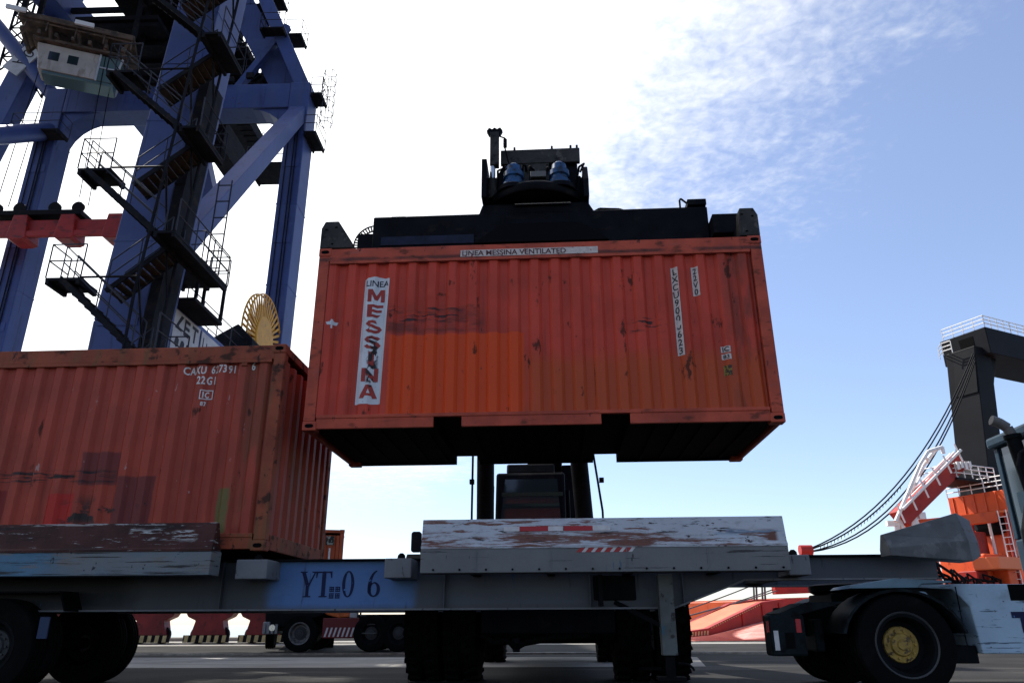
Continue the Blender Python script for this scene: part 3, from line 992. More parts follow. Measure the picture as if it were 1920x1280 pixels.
dk = mat('tractor_dark', (0.005, 0.006, 0.007), .6, var=.3, vscale=4)
dk2 = mat('tractor_dark_teal', (0.010, 0.014, 0.016), .6, var=.3, vscale=4, layers=[dict(c=(.005, .005, .005), s=5, lo=.5, hi=.65)])
for y, fc in ((.0, -1), (.35, -1), (2.4, 1), (2.05, 1)):
    wheel(tract, (7.23 - TB.x, y - TB.y, .53), .53, .29, .295, hub_yellow, 'y', fc, dish=.16 if y == 0 else .05, n=56, rimm=dk)
T_().lathe([(.325, -.128), (.342, -.14), (.335, -.15), (.315, -.135), (.325, -.128)], (7.23, 0, .53), 'y', 56).build('rim_edge', mat('rim_edge_grey', (.055, .055, .055), .5, .2), tract, smooth=40)
for y in (.62, 1.75):
    T_().box(6.35, 10.4, y - .05, y + .05, .62, .95).build('chassis_rail', dk, tract, bevel=.01)
T_().tube((7.23, .2, .53), (7.23, 2.2, .53), .11, 12).build('rear_axle', dk, tract)
T_().lathe([(0, 0), (.5, 0), (.55, .03), (.55, .1), (.5, .12), (0, .12)], (7.25, 1.2, 1.10), 'z', 28).build('coupling_plate', dk, tract, smooth=40)
T_().box(6.8, 7.6, .75, 1.65, .95, 1.10).build('coupling_base', dk, tract, bevel=.02)
for far in (False, True):
    ys = (2.56, 1.95) if far else (-.16, .45)
    arc = [(7.23 + .68 * math.cos(R(q)), .53 + .58 * math.sin(R(q))) for q in range(12, 169, 12)]
    arc2 = [(7.23 + .65 * math.cos(R(q)), .53 + .55 * math.sin(R(q))) for q in range(168, 11, -12)]
    fd = T_().prism_y(arc + arc2, ys[0], ys[1]).build('rear_fender', dk2, tract, smooth=30)
    if far:
        continue
    T_().prism_y([(6.54, .95), (6.62, .98), (6.2, .97), (5.9, .86), (5.9, .79)], ys[0], ys[1]).build('fender_tail', dk2, tract)
    T_().box(5.78, 6.16, ys[0] - .0, ys[0] + (.3 if not far else -.3), .42, .845).build('lamp_box', dk2, tract, bevel=.025)
    yy = ys[0] - (.006 if not far else -.006)
    lo_, hi_ = sorted((yy, ys[0]))
    T_().box(6.06, 6.115, lo_, hi_, .66, .80).build('tail_lamp', mat('lamp_red', (.35, .01, .02), .25), tract)
    T_().box(5.775, 5.779, ys[0] + (.04 if not far else -.14), ys[0] + (.14 if not far else -.04), .66, .78).build('tail_lamp', mat('lamp_red2', (.4, .01, .02), .25), tract)
    T_().box(5.81, 5.86, lo_, hi_, .48, .68).build('number_plate', tape_white, tract)
    T_().box(5.93, 6.03, lo_, hi_, .5, .66).build('lamp_recess', hole, tract)
T_().box(6.40, 6.5, .3, 2.1, .45, .8).build('rear_bumper', dk2, tract, bevel=.02)
# side body panel with lettering
sp = T_().prism_y([(7.83, 1.10), (7.98, .92), (8.02, .44), (10.6, .44), (10.6, 1.14), (7.5, 1.16), (7.45, 1.12)], -.12, .55).build('side_panel', pale_blue, tract, bevel=.012)
T_().prism_y([(7.83, 1.10), (7.98, .92), (8.02, .44), (10.6, .44), (10.6, 1.14), (7.5, 1.16), (7.45, 1.12)], 1.85, 2.52).build('side_panel', pale_blue, tract, bevel=.012)
T_().prism_y([(6.7, 1.115), (7.45, 1.12), (7.5, 1.16), (7.83, 1.17), (7.83, 1.19), (7.2, 1.22), (6.75, 1.15)], -.14, .5).build('deck_edge', mat('deck_blue', (.1, .16, .2), .5, var=.2, vscale=3), tract, bevel=.006)
T_().box(7.86, 7.87, -.128, -.121, .5, 1.13).build('seam', dk, tract)
T_().box(8.43, 8.75, -.128, -.1, .98, 1.15).build('step_recess', hole, tract, bevel=.004)
for x_ in (8.40, 8.68):
    decal('lettering', [(x_ - TB.x, .80), (x_ + .24 - TB.x, .80), (x_ + .24 - TB.x, .865), (x_ - TB.x, .865)], navy, tract, lambda x, z: (x, -.124 - TB.y, z))
    decal('lettering', [(x_ + .085 - TB.x, .65), (x_ + .155 - TB.x, .65), (x_ + .155 - TB.x, .802), (x_ + .085 - TB.x, .802)], navy, tract, lambda x, z: (x, -.124 - TB.y, z))
T_().box(7.7, 8.0, -.05, .3, .34, .52).build('step_bracket', dk, tract, bevel=.01)
# cab with window frames; its rear wall faces the trailer
CA0, CA1, CB0, CB1 = 9.35, 10.95, -.1, 1.15
ZC0, ZC1 = 1.15, 3.05
cab = T_().box(CA0, CA1, CB0, CB1, ZC0, 1.75).build('cab', cab_blue, tract, bevel=.03)
rf = T_().box(CA0 - .06, CA1 + .1, CB0 - .05, CB1 + .05, 2.93, ZC1 + .03).build('roof', cab_blue, cab, bevel=.04)
for (a_, b_) in ((CA0, CB0), (CA0, CB1 - .09), (CA1 - .09, CB0), (CA1 - .09, CB1 - .09)):
    T_().box(a_, a_ + .09, b_, b_ + .09, 1.75, 2.93).build('pillar', cab_blue, cab, bevel=.012)
T_().box(CA0 + .03, CA0 + .04, CB0 + .09, CB1 - .09, 1.75, 2.93).build('rear_window', glass, cab)
T_().box(CA0 + .09, CA1 - .09, CB0 + .03, CB0 + .04, 1.75, 2.93).build('side_window', glass, cab)
T_().box(CA1 - .06, CA1 - .05, CB0 + .09, CB1 - .09, 1.75, 2.93).build('windscreen', glass, cab)
T_().box(CA0 - .012, CA0 + .0, CB0 + .02, CB1 - .3, 2.05, 2.3).build('rear_panel', cab_blue, cab)
T_().prism_y([(CA0 - .35, 1.15), (CA0 - .02, 1.15), (CA0 - .02, 2.25), (CA0 - .16, 2.2), (CA0 - .3, 1.8)], .05, .5).build('air_intake_box', dk, tract, bevel=.06)
# exhaust stack with a raked outlet
ex_ = T_().tube((9.260, .30, 1.2), (9.190, .30, 2.3), .065, 16).tube((9.190, .30, 2.3), (9.130, .30, 2.88), .082, 16).build('exhaust_stack', dk, tract, smooth=40)
T_().tube((9.130, .30, 2.88), (9.125, .30, 2.93), .10, 16).build('collar', dk, ex_, smooth=40)
T_().path([(9.125, .3, 2.92), (9.090, .3, 3.02), (9.000, .3, 3.09), (8.920, .3, 3.12)], .062, 12).build('outlet', mat('exhaust_grey', (.12, .11, .1), .6), ex_, smooth=40)
T_().path([(9.140, .12, 1.2), (9.040, .12, 1.9), (9.000, .12, 2.5), (9.060, .12, 2.66), (9.160, .12, 2.72)], .022, 8).build('air_hose', black, tract, smooth=40)
T_().path([(9.290, -.1, 1.2), (9.240, -.1, 1.7), (9.300, -.1, 1.85), (9.420, -.1, 1.9)], .02, 8).build('grab_handle', mat('handle_grey', (.4, .42, .44), .5), tract, smooth=40)
for k in range(3):
    T_().path([(8.1 + .1 * k, .9, 1.15), (7.9 + .15 * k, .95, 1.35 + .06 * k), (8.25 + .1 * k, 1.0, 1.3), (8.5, 1.05, 1.2)], .018, 6).build('coupling_hose', black, tract)
# ---------------------------------------------------------------- reach stacker (behind the trailer, facing us)
RO = tw(3.35, 2.72, 0)
stk = thing('reach_stacker', 'black reach stacker behind the trailer holding the red container from above', 'reach stacker', RO, TY)
blk = mat('stacker_black', (0.0055, 0.006, 0.008), .5, var=.3, vscale=3, layers=[dict(c=(.016, .015, .014), s=(4, 4, 6), lo=.55, hi=.7, a=.7)], bump=.08)
blk2 = mat('stacker_worn_black', (0.035, 0.033, 0.03), .55, var=.3, vscale=5, layers=[dict(c=(.09, .08, .07), s=(9, 9, 5), lo=.57, hi=.64, a=.8), dict(c=(.008, .008, .008), s=5, lo=.55, hi=.65)], bump=.2)
chrome = mat('cylinder_rod', (.5, .5, .5), .2, 1.0)
motor_blue = mat('motor_blue', (.012, .06, .16), .4, var=.2, vscale=8, layers=[dict(c=(.01, .012, .015), s=9, lo=.5, hi=.65)])
for x in (-1.75, -1.21, 1.21, 1.75):
    wheel(stk, (x, 0, .80), .80, .50, .34, hub_dark, 'x', -1 if x < 0 else 1, n=48, lugs=26)
for x in (-1.2, 1.2):
    wheel(stk, (x, 5.6, .78), .78, .44, .34, hub_dark, 'x', -1 if x < 0 else 1, n=40, lugs=24)
ch = MB().prism_x([(-.75, .72), (-.5, .5), (6.4, .52), (7.6, .9), (7.6, 1.7), (5.0, 2.0), (1.5, 1.55), (-.75, 1.3)], -.8, .8).build('chassis', blk, stk, bevel=.03)
MB().tube((-1.9, 0, .8), (1.9, 0, .8), .26, 16).build('front_axle', blk, ch, smooth=40)
MB().tube((-1.1, 5.6, .78), (1.1, 5.6, .78), .16, 12).build('rear_axle', blk, ch, smooth=40)
MB().prism_x([(-.86, .64), (-.86, 1.2), (-.76, 1.2), (-.76, .55)], -.9, .95).build('front_plate', blk, ch, bevel=.02)
hk = MB().path([(-.9, -.8, .62), (-.72, -.82, .52), (-.5, -.84, .54), (-.42, -.84, .46), (-.30, -.84, .52), (.1, -.83, .58), (.6, -.82, .6)], .045, 8).build('slack_hose', rubber, ch, smooth=50)
MB().box(-.46, -.36, -.86, -.8, .40, .58).build('tow_pin', blk, ch, bevel=.01)
for x in (-1.48, 1.48):
    MB().prism_x([(-.95, 1.25), (-.95, 1.32), (-.4, 1.74), (.5, 1.74), (1.0, 1.4), (1.0, 1.33), (.45, 1.66), (-.35, 1.66)], x - .58, x + .58).build('front_fender', blk, ch, bevel=.01)
MB().box(-.95, .95, 5.8, 8.2, 1.2, 2.2).build('counterweight', blk, stk, bevel=.08)
# cab under the boom
cb = MB((.18, 0, 0)).prism_x([(2.5, 1.55), (2.5, 2.3), (2.85, 3.55), (4.3, 3.55), (4.45, 2.3), (4.4, 1.55)], -.80, .55).build('cab', blk, stk, bevel=.05)
MB((.18, 0, 0)).loft([(-.72, 2.49, 2.28), (.47, 2.49, 2.28), (.40, 2.82, 3.40), (-.62, 2.82, 3.40)], [(-.72, 2.47, 2.29), (.47, 2.47, 2.29), (.40, 2.80, 3.41), (-.62, 2.80, 3.41)]).build('windscreen', glass, cb)
MB((.18, 0, 0)).box(-.66, .5, 2.40, 2.46, 3.02, 3.09).build('wiper_bar', mat('wiper_teal', (.03, .06, .05), .4), cb)
MB((.18, 0, 0)).prism_x([(2.9, 3.55), (4.1, 3.55), (4.0, 3.75), (3.0, 3.75)], -.6, .35).build('roof_unit', blk, cb, bevel=.03)
for x, zt_ in ((-.9, 3.3), (.62, 3.2), (.78, 2.95)):
    MB((.18, 0, 0)).tube((x, 2.9, 1.6), (x * .97, 2.9, zt_), .035, 8).build('guard_post', blk, cb)
for k in range(6):
    x = -.55 + .2 * k
    MB().path([(x, 1.6, 1.5), (x + random.uniform(-.1, .1), 1.55, 2.15 + random.uniform(-.1, .25)), (x + random.uniform(-.15, .15), 1.8, 2.3), (x, 2.1, 1.6)], .035, 6).build('hydraulic_hose', rubber, stk)
# lift cylinders left and right of the cab
for x0, x1 in ((-1.07, -1.04), (.76, .38)):
    cy = MB().tube((x0, 1.6, 1.2), (x1 + (x0 - x1) * .4, 1.3, 4.6), .155, 20).build('lift_cylinder', blk, stk, smooth=40)
    MB().tube((x1 + (x0 - x1) * .4, 1.3, 4.6), (x1, 1.1, 6.4), .1, 16).build('rod', chrome, cy, smooth=40)
    s_ = -1 if x0 < 0 else 1
    MB().path([(x0 + s_ * .24, 1.6, 1.3), (x0 + s_ * .235, 1.5, 2.6), (x1 + (x0 - x1) * .4 + s_ * .22, 1.3, 4.5)], .02, 8).build('oil_line', blk, cy)
    MB().box(min(x0 + s_ * .2, x0 + s_ * .28), max(x0 + s_ * .2, x0 + s_ * .28), 1.45, 1.55, 3.1, 3.18).build('clamp', blk, cy)
# boom and telescope
bo_ = MB().beam((-.05, 7.0, 3.9), (-.05, 1.2, 6.9), .8, 1.0).build('boom', blk, stk, bevel=.03)
MB().beam((-.05, 1.6, 6.7), (-.05, -.35, 7.7), .6, .8).build('boom_extension', blk, bo_, bevel=.03)
MB().box(-.75, -.45, 5.9, 7.4, 1.9, 4.3).build('boom_tower', blk, stk, bevel=.03)
MB().box(.35, .65, 5.9, 7.4, 1.9, 4.3).build('boom_tower', blk, stk, bevel=.03)
# boom head and rotator:  coordinates below are container-based (a along, b deep)
RB = Vector((3.35, 2.72, 0))
S_ = lambda: MB(RB)
hd = S_().prism_y([(2.52, 6.72), (2.52, 7.42), (2.70, 7.42), (2.80, 7.62), (2.80, 7.85), (4.0, 7.82), (4.0, 7.42), (4.08, 7.36), (4.16, 7.05), (4.16, 6.75), (3.9, 6.72)], 1.08, 1.2).build('head_plate', blk, stk, bevel=.015)
S_().box(2.52, 2.6, .55, 1.5, 6.74, 7.42).build('side_cheek', blk, hd, bevel=.012)
S_().prism_x([(.62, 6.74), (.62, 7.05), (.8, 7.38), (1.5, 7.38), (1.5, 6.74)], 4.06, 4.14).build('side_cheek', blk, hd, bevel=.012)
S_().lathe([(0, 0), (.78, 0), (.8, .03), (.8, .12), (.74, .18), (0, .18)], (3.34, 1.22, 6.78), 'z', 40).build('slewing_ring', blk, hd, smooth=35)
S_().box(2.62, 4.05, 1.07, 1.30, 6.8, 7.40).build('gear_housing', blk, hd, bevel=.02)
S_().box(3.05, 3.55, .99, 1.07, 7.0, 7.6).build('grey_cover', blk2, hd, bevel=.01)
S_().box(2.78, 4.04, .98, 1.06, 7.60, 7.86).build('cross_beam', blk2, hd, bevel=.01)
for x_ in (3.0, 3.6, 3.9, 4.0):
    S_().tube((x_, 1.02, 7.85), (x_, 1.02, 7.93), .018, 6).build('grease_nipple', blk, hd)
for x_, s_ in ((3.0, -1), (3.70, 1)):
    mo = S_().lathe([(0, .50), (.06, .50), (.08, .47), (.11, .45), (.12, .35), (.155, .33), (.155, .25), (.13, .23), (.13, .17), (.17, .15), (.17, .06), (.0, .06)], (x_, .74, 6.92), 'z', 24).build('slew_motor', motor_blue, hd, smooth=35)
    S_().lathe([(0, .0), (.26, .0), (.26, .07), (.22, .1), (0, .1)], (x_, .74, 6.88), 'z', 24).build('gearbox', blk, mo, smooth=35)
S_().box(3.26, 3.50, .60, .76, 7.10, 7.20).build('junction_box', mat('box_grey', (.11, .105, .1), .6), hd, bevel=.01)
S_().box(3.2, 3.56, .66, .8, 6.95, 7.08).build('valve_block', blk, hd, bevel=.01)
# tilt cylinder mast and its top fork
ms = S_().box(2.62, 2.76, .84, .96, 7.5, 8.12).build('tilt_mast', blk2, hd, bevel=.01)
S_().prism_y([(2.60, 8.08), (2.56, 8.16), (2.60, 8.22), (2.65, 8.19), (2.69, 8.22), (2.73, 8.19), (2.78, 8.22), (2.82, 8.16), (2.78, 8.08)], .86, .94).build('top_fork', blk, ms, bevel=.008)
S_().tube((2.66, .9, 7.2), (2.66, .9, 7.5), .045, 12).build('rod', chrome, ms, smooth=40)
S_().tube((2.66, .9, 6.9), (2.66, .9, 7.25), .085, 14).build('cylinder', blk2, ms, smooth=40)
S_().path([(2.78, .88, 8.05), (2.86, .86, 8.0), (2.84, .86, 7.9), (2.92, .85, 7.5), (2.90, .8, 7.2)], .012, 6).build('cable', rubber, ms)
S_().tube((2.86, .86, 7.83), (2.86, .86, 7.98), .03, 8).build('plug', blk, ms)
for k in range(8):
    x_ = 2.75 + .17 * k
    S_().path([(x_, .85, 7.0), (x_ + random.uniform(-.1, .1), .72, 7.32 + random.uniform(-.05, .1)), (x_ + random.uniform(-.1, .2), .9, 7.5), (x_ + .1, 1.05, 7.45)], .018, 6).build('hydraulic_hose', rubber, hd)
# spreader
spr = S_().prism_x([(.72, 6.02), (.72, 6.55), (.80, 6.60), (1.64, 6.60), (1.72, 6.55), (1.72, 6.02)], .86, 5.88).build('spreader_beam', blk, stk, bevel=.015)
S_().prism_y([(2.46, 6.55), (2.52, 6.73), (4.12, 6.73), (4.22, 6.55)], .75, 1.7).build('turntable', blk, spr, bevel=.02)
S_().prism_y([(2.4, 6.03), (2.75, 6.3), (2.9, 6.34), (3.9, 6.34), (4.05, 6.3), (4.4, 6.03)], .66, .718).build('recess_plate', mat('recess_black', (.004, .004, .005), .6), spr, bevel=.006)
S_().box(1.0, 2.4, .70, .719, 6.06, 6.2).build('worn_patch', mat('spreader_dark_blue', (.012, .017, .035), .6, var=.3, vscale=5), spr)
S_().box(.60, .90, .85, 1.6, 6.05, 6.35).build('inner_beam', blk, spr, bevel=.01)
S_().box(5.885, 6.30, .5, 1.6, 5.99, 6.3).build('inner_beam', blk, spr, bevel=.01)
S_().tube((3.02, .70, 6.69), (3.86, .70, 6.69), .016, 8).build('bright_rod', chrome, spr, smooth=40)
S_().box(5.6, 5.88, .73, 1.7, 6.6, 6.7).build('stop_block', blk, spr, bevel=.01)
S_().path([(5.5, .8, 6.59), (5.5, .8, 6.72), (5.52, .8, 6.75), (5.64, .8, 6.63)], .015, 6).build('lifting_loop', blk, spr)
S_().path([(1.0, .9, 6.60), (1.1, .9, 6.64), (1.3, .9, 6.64), (1.4, .9, 6.61)], .02, 6).build('cable_loop', rubber, spr)
S_().path([(4.2, .9, 6.62), (4.3, .9, 6.68), (4.6, .9, 6.66), (4.75, .9, 6.6)], .02, 6).build('cable_loop', rubber, spr)
# cable chain drooping at the left end
chain = S_()
pts = [(.86 - .34 * math.sin(R(q)), .95, 6.20 + .34 * math.cos(R(q)) + .0) for q in range(0, 105, 8)]
for k, (p, q) in enumerate(zip(pts[:-1], pts[1:])):
    chain.tube(p, q, .012, 6)
    p2 = (p[0] + .09 * math.sin(R(8 * k)), .95, p[2] - .09 * math.cos(R(8 * k)))
    chain.tube(p, p2, .012, 6)
    q2 = (q[0] + .09 * math.sin(R(8 * k + 8)), .95, q[2] - .09 * math.cos(R(8 * k + 8)))
    chain.tube(p2, q2, .012, 6)
chain.build('cable_chain', blk, spr)
for side, (xa, xb) in enumerate(((.32, 1), (.32 + CL, -1))):
    end = S_().box(min(xa, xa + xb * .22) + .0, max(xa, xa + xb * .22), .02, CW - .02, 5.79, 5.98).build('end_beam', blk, spr, bevel=.012)
    for y in (.0, CW - .2):
        pl = [(xa, 5.665), (xa, 5.98), (xa + xb * .05, 6.09), (xa + xb * .24, 6.09), (xa + xb * (.46 if side == 0 else .27), 5.74), (xa + xb * (.46 if side == 0 else .27), 5.665)]
        ft = S_().prism_y(pl, y, y + .2).build('corner_foot', blk2, spr, bevel=.012)
        S_().tube((xa + xb * .09, y + .1, 5.6), (xa + xb * .09, y + .1, 5.7), .035, 10).build('twist_lock', blk2, ft)
        for dx, dz in ((.06, 5.95), (.16, 5.72), (.2, 5.98)):
            S_().box(min(xa + xb * dx, xa + xb * (dx + .03)), max(xa + xb * dx, xa + xb * (dx + .03)), y - .006, y + .01, dz, dz + .02).build('bolt', hole, ft)
    if side == 0:
        S_().box(xa + .46, xa + .7, .75, 1.6, 5.8, 5.98).build('hinge_block', blk, spr, bevel=.01)
S_().box(.56, 6.0, .9, 1.54, 5.86, 6.06).build('lower_beam', blk, spr)

# ---------------------------------------------------------------- dark tractor unit on the far lane
FB = Vector((-6.37, 24.0, 0))
far = thing('yard_tractor', 'black terminal tractor with red and white striped side panel on the far lane', 'tractor', FB, 0.0)
F_ = lambda: MB(FB)
drk = mat('far_truck_dark', (.006, .006, .007), .5, var=.3, vscale=3)
dred = mat('far_truck_red', (.12, .012, .012), .5)
for x in (-6.37, -4.25, -3.42):
    for y, fc in ((24.0, -1), (26.0, 1)):
        wheel(far, (x - FB.x, y - FB.y, .52), .52, .32, .29, hub_dark, 'y', fc, n=32, rimm=None if x < -6 else drk)
F_().box(-7.2, -2.7, 24.3, 24.45, .75, 1.05).build('chassis_rail', drk, far)
F_().box(-7.2, -2.7, 25.6, 25.75, .75, 1.05).build('chassis_rail', drk, far)
fc_ = F_().prism_y([(-7.45, .55), (-7.5, 1.1), (-7.2, 1.75), (-7.0, 2.55), (-5.75, 2.55), (-5.7, 1.05), (-5.8, 1.0)], 24.0, 25.5).build('cab', drk, far, bevel=.04)
F_().prism_y([(-6.9, 1.7), (-6.8, 2.4), (-5.95, 2.4), (-5.95, 1.7)], 23.975, 23.99).build('side_window', glass, fc_)
F_().box(-7.5, -7.3, 23.9, 26.0, .5, .85).build('bumper', mat('bumper_grey', (.2, .2, .2), .5), far, bevel=.03)
for k in range(4):
    F_().box(-7.47 + k * .12, -7.40 + k * .12, 23.86, 23.9, .52, .78).build('grille_bar', mat('bumper_grey', (.2, .2, .2), .5), far)
F_().lathe([(0, -.02), (.09, -.02), (.1, 0), (.1, .05), (0, .05)], (-7.2, 23.88, .68), 'y', 16).build('headlamp', chrome, far, smooth=40)
tk = F_().box(-5.72, -4.62, 23.95, 24.5, .38, .95).build('side_tank', dred, far, bevel=.02)
for k in range(8):
    x_ = -5.66 + k * .13 - FB.x
    decal('warning_stripe', [(x_, .42), (x_ + .055, .42), (x_ + .13, .68), (x_ + .075, .68)], tape_white, tk, lambda x, z: (x, 23.945 - FB.y, z))
F_().prism_y([(-5.95, 1.12), (-5.6, 1.2), (-4.95, 1.18), (-4.9, .98), (-5.3, .95)], 24.1, 24.4).build('orange_cover', mat('cover_orange', (.45, .10, .02), .6, var=.3, vscale=9), far, bevel=.03)
F_().box(-4.95, -4.72, 24.05, 24.3, .95, 1.18).build('grey_valve_box', mat('valve_grey', (.35, .34, .33), .5), far, bevel=.02)
for z in (.5, .75, 1.0, 1.25):
    F_().box(-4.6, -4.1, 23.9, 24.2, z, z + .035).build('step', mat('step_grey', (.06, .06, .06), .5), far)
F_().box(-4.62, -4.58, 23.92, 24.0, .4, 1.35).build('step_side', drk, far)
F_().box(-4.7, -2.0, 24.05, 25.95, 1.12, 1.3).build('rear_deck', drk, far, bevel=.02)

# ---------------------------------------------------------------- far container standing on its own skeletal trailer
XC = aX = -8.42
ch2 = thing('skeletal_trailer', 'low dark skeletal trailer under the far orange container', 'trailer', (-7.1, 26.7, 0), R(14))
MB().box(-.5, -.36, .1, 6.2, .95, 1.25).build('main_beam', drk, ch2)
MB().box(.36, .5, .1, 6.2, .95, 1.25).build('main_beam', drk, ch2)
for y in (.3, 3.0, 5.9):
    MB().box(-1.2, 1.2, y - .1, y + .1, 1.252, 1.30).build('bolster', drk, ch2)
for y in (1.4, 2.7):
    for x in (-1.0, 1.0):
        wheel(ch2, (x, y, .5), .5, .3, .28, hub_dark, 'x', -1 if x < 0 else 1, n=24)
m_c3 = red_paint('far_container_orange', (.42, .075, .02), [])
m_f3 = mat('far_container_frame', (.36, .065, .018), .6, var=.25, vscale=2)
fcn, _n, _x0, _x1 = container('orange_container', 'orange container seen end-on in the gap right of the loaded container', m_c3, m_f3, m_under, (-5.93, 27.0, 1.302), R(90 + 14), pockets=False)
fcx = lambda x, z: (-.004 - .01, x, z)
MB().box(-.03, -.006, .34, .62, 2.06, 2.36).build('placard', mat('placard_dark', (.03, .03, .025), .6, layers=[dict(c=(.3, .28, .22), s=9, lo=.5, hi=.56)]), fcn)
MB().box(-.02, -.006, .44, .5, 1.35, 1.95).build('white_stripe', white_paint, fcn)
# ---------------------------------------------------------------- quay crane
cr = thing('quay_crane', 'tall blue ship-to-shore gantry crane with zigzag stairs on its near leg', 'crane', GO, CR)
cblue = mat('crane_blue', (0.038, 0.060, 0.185), .5, var=.12, vscale=.5, layers=[
    dict(c=(.05, .068, .15), s=(.6, .6, .15), lo=.5, hi=.7, a=.5), dict(c=(.02, .025, .06), s=(2.5, 2.5, .4), lo=.58, hi=.7, a=.6),
    dict(c=(.05, .03, .02), s=(4, 4, 3), lo=.66, hi=.71, a=.7), dict(c=(.022, .02, .035), s=(7, 7, .22), lo=.6, hi=.7, a=.7), dict(c=(.06, .085, .21), s=(.25, .25, .5), lo=.55, hi=.6, a=.4)])
cdark = mat('crane_dark_steel', (0.012, 0.012, 0.016), .7, var=.3, vscale=1.5, layers=[dict(c=(.03, .022, .017), s=(3, 3, 3), lo=.52, hi=.66, a=.7)])
crail = mat('crane_railing', (0.03, 0.032, 0.045), .6)
ctread = mat('stair_tread_rusty', (0.055, 0.037, 0.025), .7, var=.3, vscale=5)
cred = mat('bogie_red', (0.16, 0.014, 0.014), .5, var=.25, vscale=1.2, layers=[dict(c=(.03, .008, .008), s=3, lo=.52, hi=.66, a=.7)])
hazard = mat('hazard_yellow', (.45, .36, .16), .6, var=.2, vscale=6)
# legs
LG = [(0, 0, .55, .75), (-14, 0, .6, .7), (.2, -13, .78, .9), (-14, -13, .85, 1.1)]
for x, y, hx, hy in LG:
    top = 29.4 if y == 0 else 40.0
    rk = .055 if y < 0 else 0.0            # the landside legs rake inwards
    lx = lambda z: x + max(0, z - 9.5) * rk
    sec = lambda z, e=0: [(lx(z) - hx - e, y - hy - e, z), (lx(z) + hx + e, y - hy - e, z), (lx(z) + hx + e, y + hy + e, z), (lx(z) - hx - e, y + hy + e, z)]
    b = MB().loft(sec(2.5), sec(9.5)).loft(sec(9.5), sec(top)).build('leg', cblue, cr, bevel=.05)
    for z in (8.2, 12.2, 16.8, 21.5, 26.0):
        MB().loft(sec(z, .012), sec(z + .05, .012)).build('splice', cblue, b)
for x, y, hx, hy in LG:
    for q in (-.3, .05, .2):
        MB().tube((x + q, y - hy - .05, 3.0), (x + q + (.055 * 17 if y < 0 else 0), y - hy - .05, 26.5), .03, 6).build('conduit', cdark, cr) if y == 0 else None
    for z in (6.0, 9.3, 14.5, 19.2, 23.8):
        xo = x + (max(0, z - 9.5) * .055 if y < 0 else 0)
        MB().box(xo - hx * .8, xo + hx * .8, y - hy - .03, y - hy - .002, z, z + .5).build('bolted_plate', cblue, cr, bevel=.01)
# portal ties along the quay, with haunches at the legs
for y, hy in ((0, .7), (-13, .95)):
    pb = MB().box(-13.39, -.56, y - hy, y + hy, 27.75, 29.38).build('portal_beam', cblue, cr, bevel=.04)
    for k in range(9):
        MB().box(-13.2 + 1.6 * k, -13.17 + 1.6 * k, y - hy - .012, y - hy, 27.9, 29.3).build('splice', cblue, pb)
    for sx, x in ((1, -13.4), (-1, -.55)):
        arc = [(x + sx * 2.2 * (1 - math.cos(R(q))), 27.76 - 2.2 * (1 - math.sin(R(q)))) for q in range(0, 91, 15)]
        MB().prism_y([(x, 27.76), (x, 25.56)] + arc[1:], y - hy * .8, y + hy * .8).build('haunch', cblue, pb)
# low ties across the gauge, carrying the sign boards
for x in (0, -14):
    MB().box(x - .55, x + .6, -11.89, -.76, 9.45, 11.15).build('sill_tie', cblue, cr, bevel=.04)
# diagonals
MB().beam((0.25, -11.7, 12.8), (0.05, -.6, 27.4), .75, .8, (1, 0, 0)).build('diagonal_brace', cblue, cr, bevel=.04)
MB().prism_x([(-11.95, 11.2), (-11.95, 15.0), (-10.7, 15.0), (-10.4, 13.4), (-10.9, 11.2)], -.18, .18).build('gusset', cblue, cr)
MB().tube((-14, -11.8, 17.5), (-14, -.5, 26.6), .48, 20).build('diagonal_pipe', cblue, cr, smooth=40)
MB().tube((-14.2, 0, 28.9), (-22.5, -1.0, 38.5), .42, 18).build('outer_strut', cblue, cr, smooth=40)
MB().beam((-18.2, .4, 25.5), (-15.2, .4, 40), 1.3, 1.1, (0, 1, 0)).build('outer_beam', cblue, cr, bevel=.04)
# upper raking legs of the waterside frame
MB().beam((0.1, 0, 29.2), (-5.6, 0, 42.0), .8, 1.1, (0, 1, 0)).build('raking_leg', cblue, cr, bevel=.04)
MB().beam((-.9, .9, 29.3), (-6.6, .9, 40.0), 1.6, .2, (0, 1, 0)).build('raking_plate', cblue, cr)
MB().beam((-4.5, .4, 29.3), (-1.6, .4, 34.5), .35, .4, (0, 1, 0)).build('knee_brace', cblue, cr)
MB().beam((-8.6, .4, 29.3), (-6.4, .4, 38.5), .5, .5, (0, 1, 0)).build('knee_brace', cblue, cr)
MB().beam((-6.0, 3.2, 24.0), (-6.8, 1.5, 28.0), .9, .9, (0, 1, 0)).build('hanger_post', cblue, cr)
